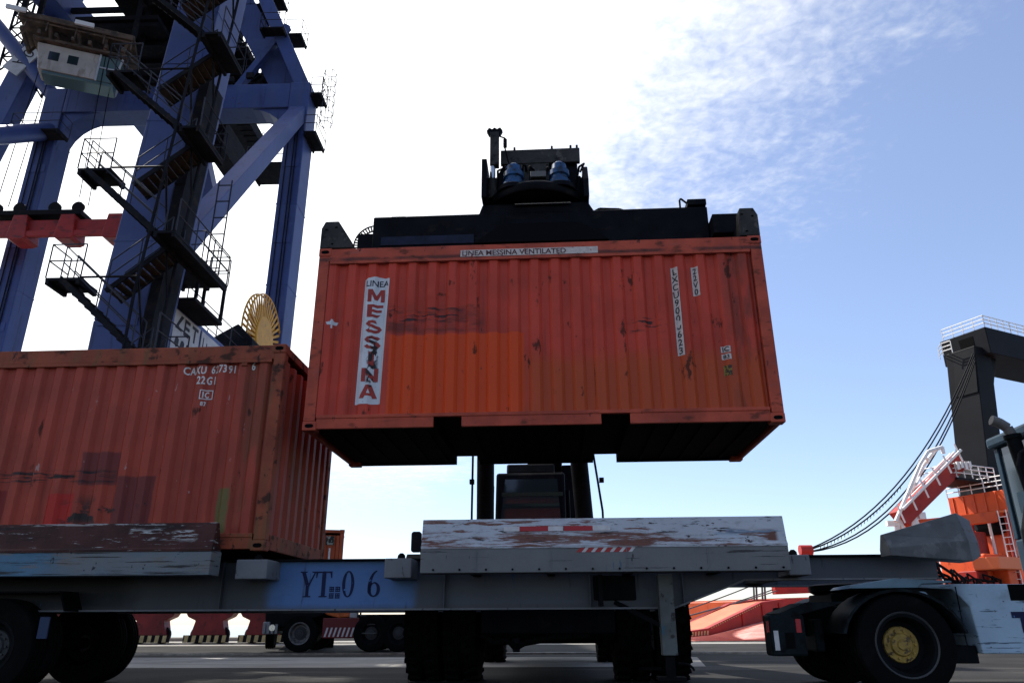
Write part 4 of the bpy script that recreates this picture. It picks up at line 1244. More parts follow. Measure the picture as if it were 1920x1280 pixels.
# boom girders receding over the water, with ties between them
for x, hw in ((-15.6, .7), (-9.9, 1.6)):
    MB().box(x - hw, x + hw, -34, 15.0, 35.2, 37.2).build('boom_girder', cblue if x < -12 else cdark, cr, bevel=.04)
tie = MB().box(-14.88, -11.52, -.12, .12, 35.6, 35.9).build('boom_tie', cdark, cr)
tie.location.y = -12
for k in range(1, 14):
    put(tie, 'boom_tie', cr, (0, -12 + k * 2.0, 0))
MB().box(-8.25, -7.3, -20, 13.5, 34.6, 34.75).build('walkway', cdark, cr)
railing([(-7.35, -20, 34.75), (-7.35, 13.5, 34.75)], cr, crail)
slat = MB().box(-8.25, -7.3, -.04, .04, 34.52, 34.6).build('walkway_slat', cdark, cr)
slat.location.y = -10
for k in range(1, 36):
    put(slat, 'walkway_slat', cr, (0, -10 + .66 * k, 0))
MB().prism_x([(15.0, 35.2), (15.0, 36.9), (16.4, 36.4), (16.4, 35.6), (15.9, 35.6), (15.9, 35.0), (15.4, 35.0)], -11.5, -8.4).build('boom_tip', cdark, cr, bevel=.05)
MB().box(-13.0, -8.2, -2.0, 9.0, 33.0, 33.3).build('machinery_deck', cdark, cr)
for k in range(7):
    MB().box(-13.0, -8.2, -1.8 + 1.5 * k, -1.65 + 1.5 * k, 32.7, 32.98).build('deck_joist', cdark, cr)
for (xa, xb, ya, yb, za, zb) in ((-8.6, -6.6, 1.0, 5.0, 31.2, 33.2), (-8.2, -7.0, 5.5, 9.0, 29.6, 31.8), (-7.6, -5.2, .8, 2.4, 34.5, 36.2), (-12.4, -9.4, 3.0, 8.0, 33.3, 35.0), (-6.6, -4.6, 2.0, 4.0, 33.6, 34.6)):
    MB().box(xa, xb, ya, yb, za, zb).build('machinery_box', cdark, cr, bevel=.05)
for k in range(34):
    x, y, z = random.uniform(-9, -2.6), random.uniform(.8, 4), random.uniform(29.6, 37)
    d = Vector((random.choice((-1, 1)) * random.uniform(.6, 1.6), random.uniform(-.4, .4), random.uniform(.8, 2.6)))
    MB().beam((x, y, z), Vector((x, y, z)) + d, .14, .14).build('lattice_bar', cdark, cr)


def platform(x0, x1, y0, y1, z, sides, deckm=cdark, parent=cr):
    d = MB().box(x0, x1, y0, y1, z - .08, z).build('platform', deckm, parent)
    pts = {'f': [(x0, y0, z), (x1, y0, z)], 'b': [(x0, y1, z), (x1, y1, z)], 'l': [(x0, y0, z), (x0, y1, z)], 'r': [(x1, y0, z), (x1, y1, z)]}
    for s in sides:
        railing(pts[s], d, crail)
    for x in (x0 + .06, x1 - .06):
        MB().box(x - .05, x + .05, y0, y1, z - .2, z - .082).build('edge_joist', deckm, d)
    return d


TREAD = {}


def flight(p0, p1, w, n, parent=cr, wdir=Vector((0, 1, 0)), tm=ctread):
    p0, p1 = Vector(p0), Vector(p1)
    b = MB()
    for s in (0, 1):
        b.beam(p0 + wdir * w * s, p1 + wdir * w * s, .05, .15)
    st = b.build('stair_flight', cdark, parent)
    run = (p1 - p0)
    hd_ = Vector((run.x, run.y, 0)).normalized()
    key = (round(w, 2), abs(wdir.y) > .5)
    if key not in TREAD:
        TREAD[key] = (MB().box(-.14, .14, .03, w - .03, -.02, .02) if key[1] else MB().box(.03, w - .03, -.14, .14, -.02, .02)).mesh('tread', tm)
    for k in range(n):
        o = bpy.data.objects.new('tread', TREAD[key])
        COL.objects.link(o)
        o.parent = st
        o.location = p0 + run * ((k + .5) / n)
    rb_ = MB()
    for s in (0, 1):
        for hh in (.5, 1.0):
            rb_.tube(p0 + wdir * w * s + Vector((0, 0, hh)), p1 + wdir * w * s + Vector((0, 0, hh)), .02, 5)
        for k in range(3):
            q = p0 + run * (k / 2) + wdir * w * s
            rb_.tube(q, q + Vector((0, 0, 1.0)), .02, 5)
    rb_.build('handrail', crail, st)
    return st


for k in range(-1, 7):
    zl = 9.95 + 3.62 * k
    dx = .2 + max(0, zl - 9.5) * .05
    flight((.1 + dx, -15.0, zl), (1.75 + dx, -15.0, zl + 1.45), .8, 9)
    flight((1.75 + dx, -15.95, zl + 1.45), (-.65 + dx, -15.95, zl + 3.6), .55, 11, tm=cdark)
    platform(-1.1 + dx, -.1 + dx, -15.95, -15.05, zl, 'fl')
    platform(1.75 + dx, 2.4 + dx, -15.95, -14.1 if k != 0 else -12.2, zl + 1.45, 'rb')
# slender frame of the stair tower
for (xq, yq) in ((1.75, -15.95), (1.75, -14.2)):
    MB().tube((xq, yq, 3), (xq, yq, 9.5), .05, 6).tube((xq, yq, 9.5), (xq + 17 * .058, yq, 26.5), .05, 6).build('tower_post', cdark, cr)
for k in range(-1, 6):
    za = 9.95 + 3.62 * k
    d0, d1 = max(0, za - 9.5) * .058, max(0, za + 3.62 - 9.5) * .058
    MB().tube((1.75 + d0, -14.2, za), (1.75 + d1, -15.95, za + 3.62), .035, 5).build('tower_brace', cdark, cr)
    MB().tube((.1 + d0, -15.95, za), (1.75 + d0, -15.95, za), .035, 5).build('tower_tie', cdark, cr)
    MB().tube((1.75 + d0, -15.95, za + 1.45), (1.75 + d0, -14.2, za + 1.45), .035, 5).build('tower_tie', cdark, cr)
# dark shaft added up the stair leg's right flank to stand for its shade
ls = lambda z: [(1.02 + max(0, z - 9.5) * .055, -14.0, z), (1.34 + max(0, z - 9.5) * .055, -14.0, z), (1.34 + max(0, z - 9.5) * .055, -12.9, z), (1.02 + max(0, z - 9.5) * .055, -12.9, z)]
sh_ = MB().loft(ls(2.0), ls(9.5)).loft(ls(9.5), ls(18.5)).build('shade_shaft', cdark, cr)
for k in range(8):
    z = 4 + 1.7 * k
    x0 = max(0, z - 9.5) * .055
    MB().box(1.0 + x0, 1.37 + x0, -14.03, -14.001, z, z + .09).build('shaft_rib', cdark, sh_)
# lattice panels and stays crowding the top of the waterside frame
def lattice(x0, x1, y, z0, z1, n, r=.055):
    b = MB()
    for x in (x0, x1):
        b.tube((x, y, z0), (x, y, z1), r * 1.4, 6)
    for k in range(n):
        za, zb = z0 + (z1 - z0) * k / n, z0 + (z1 - z0) * (k + 1) / n
        b.tube((x0, y, za), (x1, y, zb), r, 5).tube((x1, y, za), (x0, y, zb), r, 5).tube((x0, y, zb), (x1, y, zb), r, 5)
    b.build('lattice_panel', cdark, cr)
for (x0, x1, y, z0, z1, n) in ((-8.4, -7.0, .9, 29.6, 38, 6), (-5.8, -4.6, 1.6, 29.6, 38, 7), (-3.2, -2.2, 2.0, 29.8, 36, 6), (-6.8, -6.0, 3.4, 27.0, 35, 6), (-16.9, -16.0, .8, 30, 39, 7), (-10.2, -9.4, 4.5, 29.0, 35, 5), (-18.6, -17.5, .2, 31.5, 38, 6)):
    lattice(x0, x1, y, z0, z1, n)
for k in range(7):
    MB().path([(-9 + .5 * k, 3.0, 37), (-8 + .6 * k, 2.4, 33.5 - .2 * k), (-6.5 + .5 * k, 2.0, 32.6 - .3 * k), (-5 + .4 * k, 1.8, 34.5 - .2 * k)], .04, 5).build('festoon_cable', black, cr)
for k in range(6):
    MB().box(-8.6 + 1.1 * k, -8.2 + 1.1 * k, -.95, -.75, 29.4 + .25 * (k % 2), 29.75 + .25 * (k % 2)).build('lamp_box', cdark, cr)
# big service platform hung on the leg's far side, and ladder
platform(-.2, 1.5, -11.9, -9.6, 12.6, 'rbf')
MB().box(.62, 1.5, -11.9, -9.6, 11.0, 11.12).build('service_deck', cdark, cr)
for p in ((1.45, -11.8), (1.45, -9.7), (.7, -9.7)):
    MB().box(p[0] - .05, p[0] + .05, p[1] - .05, p[1] + .05, 11.15, 12.5).build('hanger', cdark, cr)
ld = MB()
for x in (1.0, 1.5):
    ld.tube((x, -10.5, 12.6), (x, -10.5, 16.6), .03, 6)
for k in range(6):
    ld.tube((1.0, -10.5, 12.9 + .7 * k), (1.5, -10.5, 12.9 + .7 * k), .025, 6)
ld.build('ladder', crail, cr)
# side platforms and caged ladders near the leg tops
for (x0, x1, y0, y1, z, s) in ((-15.3, -12.6, -1.7, -.72, 25.9, 'flr'), (.57, 1.25, -1.0, .8, 25.9, 'fr'), (.57, 1.2, -.6, .6, 28.8, 'frb'), (-3.2, -.9, .8, 3.0, 25.2, 'f'),
                               (-1.9, -.9, .8, 2.0, 34.4, 'frb'), (-3.4, -2.4, .9, 2.0, 37.4, 'frb'), (-2.6, -1.2, -1.2, -.5, 33.0, 'fl'), (-5.2, -3.2, 1.2, 2.4, 31.8, 'fr'), (-9.0, -2.0, 1.5, 4.0, 30.3, 'fr'), (-8.0, -4.2, 1.0, 3.0, 33.4, 'flr'),
                               (-7.0, -3.0, .8, 2.2, 36.8, 'fr')):
    platform(x0, x1, y0, y1, z, s)
for (cx, cy, z0, z1) in ((1.35, .2, 27.2, 30.8), (-19.3, -.5, 26.0, 30.5)):
    cage = MB()
    for k in range(6):
        a = R(60 * k)
        cage.tube((cx + .38 * math.cos(a), cy + .38 * math.sin(a), z0), (cx + .38 * math.cos(a), cy + .38 * math.sin(a), z1), .02, 5)
    nz = int((z1 - z0) / .7)
    for j in range(nz + 1):
        for k in range(6):
            a, a2 = R(60 * k), R(60 * k + 60)
            z = z0 + (z1 - z0) * j / nz
            cage.tube((cx + .38 * math.cos(a), cy + .38 * math.sin(a), z), (cx + .38 * math.cos(a2), cy + .38 * math.sin(a2), z), .02, 5)
    cage.build('ladder_cage', crail, cr)
platform(-20.4, -18.4, -1.2, .4, 27.6, 'flr')
flight((-4.2, .9, 29.9), (-1.4, .9, 32.6), .9, 12, tm=cdark)
flight((-9.4, 2.2, 33.3), (-7.2, 2.2, 35.4), .9, 9, tm=cdark)
# sign boards on the low tie
board = mat('sign_board', (.42, .42, .43), .6, var=.12, vscale=2, layers=[dict(c=(.2, .19, .2), s=(1.2, 1.2, .6), lo=.52, hi=.7, a=.5)])
sgn = lambda d: (lambda y, z: (.64 + d, y, z))
for ya, yb in ((-11.4, -9.4), (-9.25, -6.2)):
    s_ = MB().box(.605, .64, ya, yb, 9.5, 10.95).build('sign_board', board, cr, bevel=.01)
    if ya < -11:
        decal('emblem', [(-11.3, 10.3), (-10.95, 10.85), (-10.75, 10.85), (-11.05, 10.45), (-10.75, 10.3)], dark_ink, s_, sgn(.004))
        for y0, bars in ((-10.65, ((0, .12, 0, .6), (.12, .42, 0, .12), (.12, .42, .24, .36), (.12, .42, .48, .6))), (-10.05, ((.0, .5, .48, .6), (.19, .31, 0, .48)))):
            for j, (a, b_, c, d_) in enumerate(bars):
                decal('lettering', rect(y0 + a, y0 + b_, 10.25 + c, 10.25 + d_), dark_ink, s_, sgn(.004 + .0006 * j))
        for k in range(4):
            y0 = -11.2 + .42 * k
            decal('lettering', [(y0, 9.75), (y0 + .16, 9.66), (y0 + .32, 9.75), (y0 + .32, 9.98), (y0 + .2, 10.05), (y0 + .06, 10.0)], dark_ink, s_, sgn(.004))
    else:
        for k in range(9):
            y0 = -9.1 + .31 * k
            decal('lettering', rect(y0, y0 + .07, 10.2, 10.75 - .12 * (k % 3)), dark_ink, s_, sgn(.004))
            decal('lettering', rect(y0 + .07, y0 + .24, 10.2, 10.27), dark_ink, s_, sgn(.0046))
            decal('lettering', rect(y0 + .03, y0 + .2, 9.75, 9.88), dark_ink, s_, sgn(.004))
railing([(.5, -10.5, 11.15), (.5, -1.0, 11.15)], cr, crail)
railing([(-.5, -10.5, 11.15), (-.5, -1.0, 11.15)], cr, crail)
MB().prism_y([(-.8, 11.2), (-.8, 12.3), (.2, 12.9), (.9, 12.2), (.9, 11.2)], -5.2, -3.8).build('winch_house', cdark, cr, bevel=.05)
# number board high on the left
nb = MB().box(-.6, .6, -.04, .04, -1.0, 1.0).build('number_board', board, cr)
nb.location = (-16.6, -.6, 31.6)
nb.rotation_euler = (0, R(35), 0)
text('lettering', 'A0', .75, dark_ink, nb, lambda x, z: (z, -.046, x), x=-.5, z=-.35, sx=1.0)
# yellow cable reel
yel = mat('reel_yellow', (.55, .27, .012), .5, var=.15, vscale=2, layers=[dict(c=(.16, .08, .01), s=4, lo=.55, hi=.7, a=.6)])
RC = (0.3, -2.6, 13.1)
rl = MB().lathe([(0, -.16), (1.05, -.16), (1.1, -.12), (1.1, .12), (1.05, .16), (0, .16)], RC, 'x', 40).build('cable_reel', yel, cr, smooth=30)
MB().lathe([(2.12, -.15), (2.18, -.15), (2.18, -.09), (2.12, -.09), (2.12, -.15)], RC, 'x', 56).lathe([(2.12, .09), (2.18, .09), (2.18, .15), (2.12, .15), (2.12, .09)], RC, 'x', 56).build('reel_rim', yel, rl, smooth=30)
for sd_ in (-.12, .12):
    for k in range(40):
        a = 2 * math.pi * k / 40
        rv = Vector((0, math.cos(a), math.sin(a)))
        c_ = Vector(RC) + Vector((sd_, 0, 0))
        tv = Vector((1, 0, 0)).cross(rv)
        MB().beam(c_ + rv * .55 - Vector((sd_ * .35, 0, 0)), c_ + rv * 2.13, .12, .03, Vector((1, 0, 0))).build('spoke', yel, rl)
MB().beam((.1, -2.6, 11.16), (.1, -2.6, 13.1), .3, .5).build('reel_stand', cdark, cr)
# sill beams and travelling bogies on the rails
for y in (0, -13):
    MB().box(-16.5, 2.0, y - .5, y + .5, 1.42, 2.5).build('sill_beam', cred, cr, bevel=.03)
    for x in ([-15.9, -13.3, -9.2, -6.6, -4.0, -1.4, 1.0] if y == 0 else [-15.9, -13.3, -3.2, -.6]):
        bg_ = MB().prism_y([(x - 1.15, 1.40), (x - .95, 1.1), (x - .6, .95), (x - .75, .34), (x + .75, .34), (x + .6, .95), (x + .95, 1.1), (x + 1.15, 1.40)], y - .32, y + .32).build('bogie', cred, cr, bevel=.03)
        for dx in (-.5, .5):
            MB().lathe([(0, -.1), (.32, -.1), (.36, -.07), (.36, .07), (.32, .1), (0, .1)], (x + dx, y, .37), 'y', 24).build('rail_wheel', cdark, bg_, smooth=35)
        gd = MB().box(x - 1.0, x + 1.0, y - .42, y - .36, .06, .36).build('wheel_guard', black, bg_)
        for j in range(6):
            xx = x - .96 + j * .33
            decal('hazard_stripe', [(xx, .07), (xx + .17, .07), (xx + .2, .35), (xx + .03, .35)], hazard, gd, lambda u_, z, yy=y: (u_, yy - .424, z))

# trolley with the driver's cab, hung between the girders
gw = lambda x, y, z=0: GO + GX * x + GY * y + Vector((0, 0, z))
tr = thing('crane_trolley', 'rusty crane trolley with cream driver cabin hung under the boom', 'trolley', gw(-11.6, -2.6, 28.1), CR + R(22))
rusty = mat('trolley_rusty', (.10, .065, .045), .7, var=.35, vscale=1.5, layers=[dict(c=(.03, .022, .018), s=2.5, lo=.48, hi=.62, a=.8), dict(c=(.2, .16, .13), s=4, lo=.6, hi=.7, a=.6)])
cream = mat('cabin_cream', (.42, .36, .31), .55, var=.12, vscale=1.5, layers=[dict(c=(.16, .1, .06), s=(3, 3, .8), lo=.55, hi=.7, a=.6)])
teal = mat('cabin_glass_teal', (.09, .14, .14), .15, spec=.7)
cabn = MB().prism_y([(-1.7, .1), (-2.0, 1.75), (1.0, 1.75), (1.0, .1)], -.55, .55).build('cabin', cream, tr, bevel=.05)
for x in (-1.35, -.45):
    MB().box(x, x + .5, -.565, -.54, .75, 1.3).build('window', glass, cabn, bevel=.02)
MB().box(-1.5, 1.9, -.5, .5, -.12, .08).build('floor_glass', teal, cabn, bevel=.03)
MB().prism_y([(1.02, .1), (1.02, 1.75), (2.1, 1.75), (1.85, .1)], -.52, .52).build('front_glass', teal, cabn, bevel=.02)
for y in (-.54, .54):
    MB().beam((1.87, y, .05), (2.12, y, 1.8), .09, .09).build('window_frame', board, cabn)
    MB().beam((1.03, y, .05), (1.03, y, 1.8), .09, .09).build('window_frame', board, cabn)
    MB().beam((1.03, y, .95), (1.98, y, .95), .07, .07).build('window_frame', board, cabn)
MB().box(-2.2, 2.3, -.8, .8, 1.78, 1.95).build('cabin_roof', rusty, cabn, bevel=.03)
frm = MB().box(-2.9, 2.6, -1.3, 1.3, 2.6, 2.9).build('trolley_frame', rusty, tr, bevel=.03)
for x in (-3.2, -1.6, 0, 1.4, 2.4):
    for y in (-.75, .75):
        MB().beam((x * .85, y, 1.9), (x * .85 + random.uniform(-.3, .3), y * 1.4, 2.62), .14, .14).build('hanger', rusty, tr)
for k in range(7):
    MB().box(-2.8 + .8 * k, -2.65 + .8 * k, -1.0, 1.0, 1.96, 2.2).build('floor_joist', rusty, frm)
railing([(-2.9, -1.2, 2.0), (2.5, -1.2, 2.0)], tr, rusty, hgt=.95, r=.04)
for x in (-2.4, -.3, 1.6):
    MB().tube((x - .5, 0, 3.3), (x + .5, 0, 3.3), .42, 16).build('rope_drum', rusty, frm, smooth=40)
for x in (-3.0, .2):
    MB().box(x - .5, x + .4, -1.45, -1.32, 2.75, 3.0).build('floodlight', mat('flood_white', (.75, .72, .7), .4), frm)
for x in (-2.8, 2.5):
    for y in (-1.1, 1.1):
        MB().box(x - .12, x + .12, y - .12, y + .12, 2.9, 7.0).build('trolley_leg', cdark, frm)
sprd = thing('crane_spreader', 'red container spreader hanging on ropes below the crane trolley', 'spreader', gw(-12.0, -2.2, 18.7), CR)
sred = mat('spreader_red', (.30, .018, .014), .5, var=.2, vscale=1.2, layers=[dict(c=(.05, .01, .012), s=(2, 2, 4), lo=.52, hi=.66, a=.7)])
MB().box(-5.6, 5.6, -.35, .35, .40, 1.05).build('main_beam', sred, sprd, bevel=.04)
MB().box(-5.4, 5.4, -.5, -.36, .05, .36).build('lower_beam', sred, sprd, bevel=.03)
for x in (-4.0, -.6, 1.8, 4.2):
    MB().prism_y([(x - .5, 0), (x - .35, 1.25), (x + .35, 1.25), (x + .5, 0), (x + .3, -.1), (x - .3, -.1)], -.53, .53).build('clamp_bracket', sred, sprd, bevel=.03)
for x in (-5.6, 5.2):
    MB().box(x, x + .4, -1.2, 1.2, .1, .6).build('end_beam', sred, sprd, bevel=.03)
    for y in (-1.2, 1.0):
        MB().prism_x([(y, .1), (y + .25, .1), (y + .2, -.45), (y + .05, -.45)], x + .05, x + .35).build('flipper', cdark, sprd)
hb_ = MB().box(-2.2, 2.4, -.5, .5, 1.26, 1.55).build('head_block', black, sprd, bevel=.04)
for x in (-2.1, -.9, .9, 2.1):
    MB().lathe([(0, -.08), (.3, -.08), (.26, 0), (.3, .08), (0, .08)], (x, -.3, 1.75), 'y', 24).build('sheave', black, hb_, smooth=35)
for x in (-2.1, 2.1):
    for y in (-.4, .4):
        MB().tube((x, y, 2.3), (x * .8, y, 13.0), .025, 6).build('hoist_rope', black, sprd)

# ---------------------------------------------------------------- ro-ro ship at the berth
E1, E2 = Vector((-math.sin(R(26)), math.cos(R(26)), 0)), Vector((math.cos(R(26)), math.sin(R(26)), 0))
SB = Vector((26.0, 46.0, 0))
ship = thing('cargo_ship', 'orange-red cargo ship at the quay with black mast gantry and lowered ramp', 'ship', SB)
H_ = lambda: MB(SB)
orange = mat('ship_orange', (.62, .085, .018), .5, var=.12, vscale=.6, layers=[dict(c=(.35, .04, .015), s=(1.5, 1.5, .6), lo=.54, hi=.7, a=.6), dict(c=(.2, .03, .015), s=(3, 3, 1), lo=.64, hi=.7, a=.7)])
sdark = mat('ship_mast_black', (.011, .0115, .014), .5, var=.15, vscale=.5)
swhite = mat('ship_white', (.72, .7, .68), .5, var=.06, vscale=2)
sred2 = mat('ship_ramp_red', (.30, .018, .012), .5, var=.15, vscale=.8, layers=[dict(c=(.12, .01, .01), s=1.5, lo=.54, hi=.7, a=.6)])


def blockp(n, w1, w2, z0, z1, shift=Vector((0, 0, 0))):
    """box with near corner n, w1 along the ship's depth axis, w2 along its other axis"""
    n = Vector((n[0], n[1], 0))
    P = [n, n + E2 * w2, n + E2 * w2 + E1 * w1, n + E1 * w1]
    b = H_()
    b.loft([p + Vector((0, 0, z0)) for p in P], [p + shift + Vector((0, 0, z1)) for p in P])
    return b


kp = blockp((31.3, 49.7), 2.2, 1.75, 6.0, 19.1, Vector((1.5, .0, 0))).build('mast_post', sdark, ship, bevel=.05)
blockp((31.0, 48.6), 1.9, 3.4, 6.0, 10.4).build('mast_foot', sdark, kp, bevel=.4)
b = H_()
n1 = Vector((32.3, 49.75, 0))
b.loft([n1 + Vector((.0, 0, 15.7)), n1 + E2 * 1.7 + Vector((0, 0, 15.7)), n1 + E2 * 3.2 + Vector((0, 0, 18.9)), n1 + Vector((.45, 0, 18.9))],
       [n1 + E1 * 1.6 + Vector((.0, 0, 15.7)), n1 + E2 * 1.7 + E1 * 1.6 + Vector((0, 0, 15.7)), n1 + E2 * 3.2 + E1 * 1.6 + Vector((0, 0, 18.9)), n1 + E1 * 1.6 + Vector((.45, 0, 18.9))]).build('knee', sdark, kp)
tb = blockp((33.8, 49.6), 3.5, 27.0, 18.5, 20.5).build('top_beam', sdark, ship, bevel=.05)
nn = Vector((33.8, 49.6, 0))
b = H_()
q0 = nn + E1 * 1.0 - E2 * .02
b.loft([q0 + Vector((0, 0, 18.95)), q0 + E1 * 1.0 + Vector((0, 0, 18.95)), q0 + E1 * 1.1 + Vector((0, 0, 20.1)), q0 + Vector((0, 0, 20.1))],
       [q0 + E2 * .03 + Vector((0, 0, 18.95)), q0 + E1 * 1.0 + E2 * .03 + Vector((0, 0, 18.95)), q0 + E1 * 1.1 + E2 * .03 + Vector((0, 0, 20.1)), q0 + E2 * .03 + Vector((0, 0, 20.1))]).build('end_opening', hole, tb)


def srail(pts, parent, hgt=.85, r=.035, mids=3, step_=.8):
    railing([Vector(p) - SB for p in pts], parent, swhite, hgt=hgt, r=r, mids=mids, step_=step_)


zt = Vector((0, 0, 20.5))
srail([nn + E1 * 3.2 + zt, nn + zt, nn + E2 * 3 + zt, nn + E2 * 12 + zt], tb)
k0 = Vector((32.6, 49.7, 18.9))
srail([k0 + E1 * 2.6 + E2 * .2, k0 + E1 * 1.9 - E2 * .4, k0 + E1 * 1.2 - E2 * .4], kp, hgt=.9)
H_().beam(nn + E2 * 8 + Vector((0, 0, 18.8)), nn + E2 * 16 + Vector((0, 0, 12.5)), .08, .08).build('stay', black, ship)
# railed round platform under the mast
pf = blockp((27.5, 46.2), 2.2, 3.8, 9.0, 9.15).build('mast_platform', sdark, ship)
p0 = Vector((27.5, 46.2, 9.15))
srail([p0 + E1 * 2.2, p0, p0 + E2 * 3.8], pf)
for k in range(4):
    H_().box(27.6 + .25 * k, 27.75 + .25 * k, 46.1, 46.3, 9.6 + .1 * (k % 2), 10.1).build('lamp_cluster', swhite, pf)
# orange deckhouse with overhanging bridge wing
dh = blockp((30.3, 45.6), 4.2, 14.0, 7.15, 8.35).build('bridge_wing', orange, ship, bevel=.03)
blockp((30.27, 45.55), 4.3, 14.2, 7.02, 7.14).build('wing_edge', mat('wing_edge_orange', (.66, .16, .06), .5), dh)
p0 = Vector((30.3, 45.6, 8.35))
srail([p0 + E1 * 4.2, p0, p0 + E2 * 8], dh)
hs = blockp((32.4, 47.2), 4.4, 13.0, 2.6, 7.0).build('deckhouse', orange, ship, bevel=.03)
for k in range(3):
    q = Vector((32.4, 47.2, 0)) + E2 * (.2 + .42 * k)
    H_().loft([q - E1 * .05 + Vector((0, 0, 4.7)), q + E2 * .1 - E1 * .05 + Vector((0, 0, 4.7)), q + E2 * .1 - E1 * .05 + Vector((0, 0, 5.7)), q - E1 * .05 + Vector((0, 0, 5.7))],
              [q + Vector((0, 0, 4.7)), q + E2 * .1 + Vector((0, 0, 4.7)), q + E2 * .1 + Vector((0, 0, 5.7)), q + Vector((0, 0, 5.7))]).build('window_bar', mat('window_bar_pink', (.75, .3, .25), .5), hs)
wq = Vector((32.4, 47.2, 0)) + E1 * 1.2 - E2 * .03
for k in range(4):
    H_().beam(wq + E1 * (.35 * k) + Vector((0, 0, 4.6)), wq + E1 * (.35 * k) + Vector((0, 0, 5.7)), .06, .06).build('window_bar', mat('window_bar_pink', (.75, .3, .25), .5), hs)
blockp((28.2, 46.3), 3.0, 2.6, 2.2, 4.6).build('winch_block', orange, ship, bevel=.1)
blockp((27.9, 44.6), 1.6, 2.2, 3.6, 4.3).build('hatch_coaming', mat('wing_edge_orange', (.66, .16, .06), .5), ship, bevel=.05)
H_().beam(Vector((24.0, 47.0, 6.25)), Vector((29.5, 46.6, 6.75)), .7, .6).build('derrick_rest', orange, ship, bevel=.04)
for k in range(6):
    q = Vector((30.3, 45.6, 0)) + E1 * (.35 + .7 * k) - E2 * .03
    H_().beam(q + Vector((0, 0, 7.2)), q + Vector((0, 0, 8.3)), .05, .05).build('plate_rib', orange, dh)
for k in range(5):
    q = Vector((32.4, 47.2, 0)) + E1 * (.3 + .9 * k) - E2 * .04
    H_().beam(q + Vector((0, 0, 2.6)), q + Vector((0, 0, 6.9)), .09, .09).build('plate_rib', sred2 if k % 2 else orange, hs)
for k in range(3):
    q = Vector((30.6, 46.0, 0)) + E1 * (.8 + 1.1 * k)
    H_().tube(q + Vector((0, 0, 2.4)), q + Vector((0, 0, 7.0)), .09, 8).build('vent_pipe', sred2 if k != 1 else swhite, ship, smooth=40)
lad = H_()
q = Vector((29.9, 45.4, 0)) + E1 * .4
for dd in (0, .5):
    lad.tube(q + E1 * dd + Vector((0, 0, 2.4)), q + E1 * dd + Vector((0, 0, 7.1)), .035, 5)
for k in range(11):
    lad.tube(q + Vector((0, 0, 2.7 + .4 * k)), q + E1 * .5 + Vector((0, 0, 2.7 + .4 * k)), .03, 5)
lad.build('ladder', swhite, ship)
for (n_, w1, w2, z0, z1, mt_) in (((27.3, 45.9), 1.2, 1.0, 2.35, 3.6, sred2), ((29.0, 45.7), .9, .8, 2.35, 3.9, orange), ((26.3, 45.4), .8, .9, 2.35, 3.1, sred2), ((28.5, 47.4), 2.0, 1.2, 4.6, 6.0, sred2)):
    blockp(n_, w1, w2, z0, z1).build('winch_box', mt_, ship, bevel=.06)
# hull along the berth
H_().loft([(24.2, 45.2, 2.31), (81.8, 73.0, 3.21), (77.8, 101.6, 3.21), (10.3, 66, 2.31)], [(24.2, 45.2, 2.34), (81.8, 73.0, 3.24), (77.8, 101.6, 3.24), (10.3, 66, 2.34)]).build('weather_deck', mat('deck_dark', (.05, .045, .04), .8), ship)  # unseen dark sheet added over the hull to cut its orange bounce
hull = H_().loft([(22, 44.5, -2.5), (80, 72.5, -2.5), (80, 100, -2.5), (10, 66, -2.5)], [(24.0, 45.0, 2.3), (82, 73, 3.2), (78, 102, 3.2), (10, 66, 2.3)]).build('hull', orange, ship, bevel=.1)
for k in range(14):
    x = 24.8 + .42 * k
    H_().path([(x, 44.6 + .2 * k, 2.3), (x + random.uniform(-.4, .4), 44.4 + .2 * k, 2.9 + random.uniform(0, .8)), (x + random.uniform(-.2, .9), 44.4 + .2 * k, 2.6 + random.uniform(0, .5)), (x + .5, 44.6 + .2 * k, 2.3)], .06, 6).build('mooring_coil', black, ship)
for k in range(5):
    x = 25.2 + 1.0 * k
    H_().lathe([(0, 0), (.2, 0), (.2, .5), (.28, .52), (.28, .62), (0, .62)], (x, 44.8 + .4 * k, 2.3), 'z', 14).build('deck_bollard', sred2, ship, smooth=35)
# red gangway boom with white rails and white tubular frames
gb = H_().beam((23.4, 46.2, 6.6), (28.2, 46.9, 10.3), .9, 1.0, (0, 0, 1)).build('gangway_boom', sred2, ship, bevel=.04)
for sgn_ in (-.55, .15, .62):
    H_().tube((23.4, 46.0 + sgn_, 7.1), (28.0, 46.6 + sgn_, 10.8), .09, 8).build('hand_tube', swhite, gb)
for k in range(6):
    p = Vector((23.4, 45.5, 6.3)).lerp(Vector((28.0, 46.1, 10.1)), k / 5)
    H_().tube(p, p + Vector((-.3, 0, 1.1)), .06, 6).build('gangway_stay', swhite, gb)
fr = H_().path([(22.9, 45.6, 6.4), (25.2, 45.9, 9.9), (25.9, 46.0, 10.7), (26.9, 46.1, 11.0), (26.9, 46.1, 10.6)], .12, 8)
fr.path([(23.5, 46.5, 6.6), (25.9, 46.8, 10.0), (26.9, 46.9, 11.0)], .12, 8).path([(24.6, 45.7, 8.6), (25.4, 46.6, 9.2)], .08, 6).path([(23.6, 45.7, 7.2), (24.6, 46.5, 7.9)], .08, 6).path([(25.6, 45.8, 10.3), (26.2, 46.8, 10.2)], .08, 6)
fr.build('tube_frame', swhite, ship, smooth=40)
ft_ = H_()
for (x0, x1) in ((23.3, 23.0), (23.3, 23.9), (24.3, 23.9), (24.3, 24.8)):
    ft_.beam((x0, 46.1, 6.7), (x1, 46.2, 4.9), .22, .22)
ft_.box(22.6, 23.2, 46.0, 46.3, 6.2, 6.5).box(24.6, 25.0, 46.0, 46.3, 6.6, 7.0)
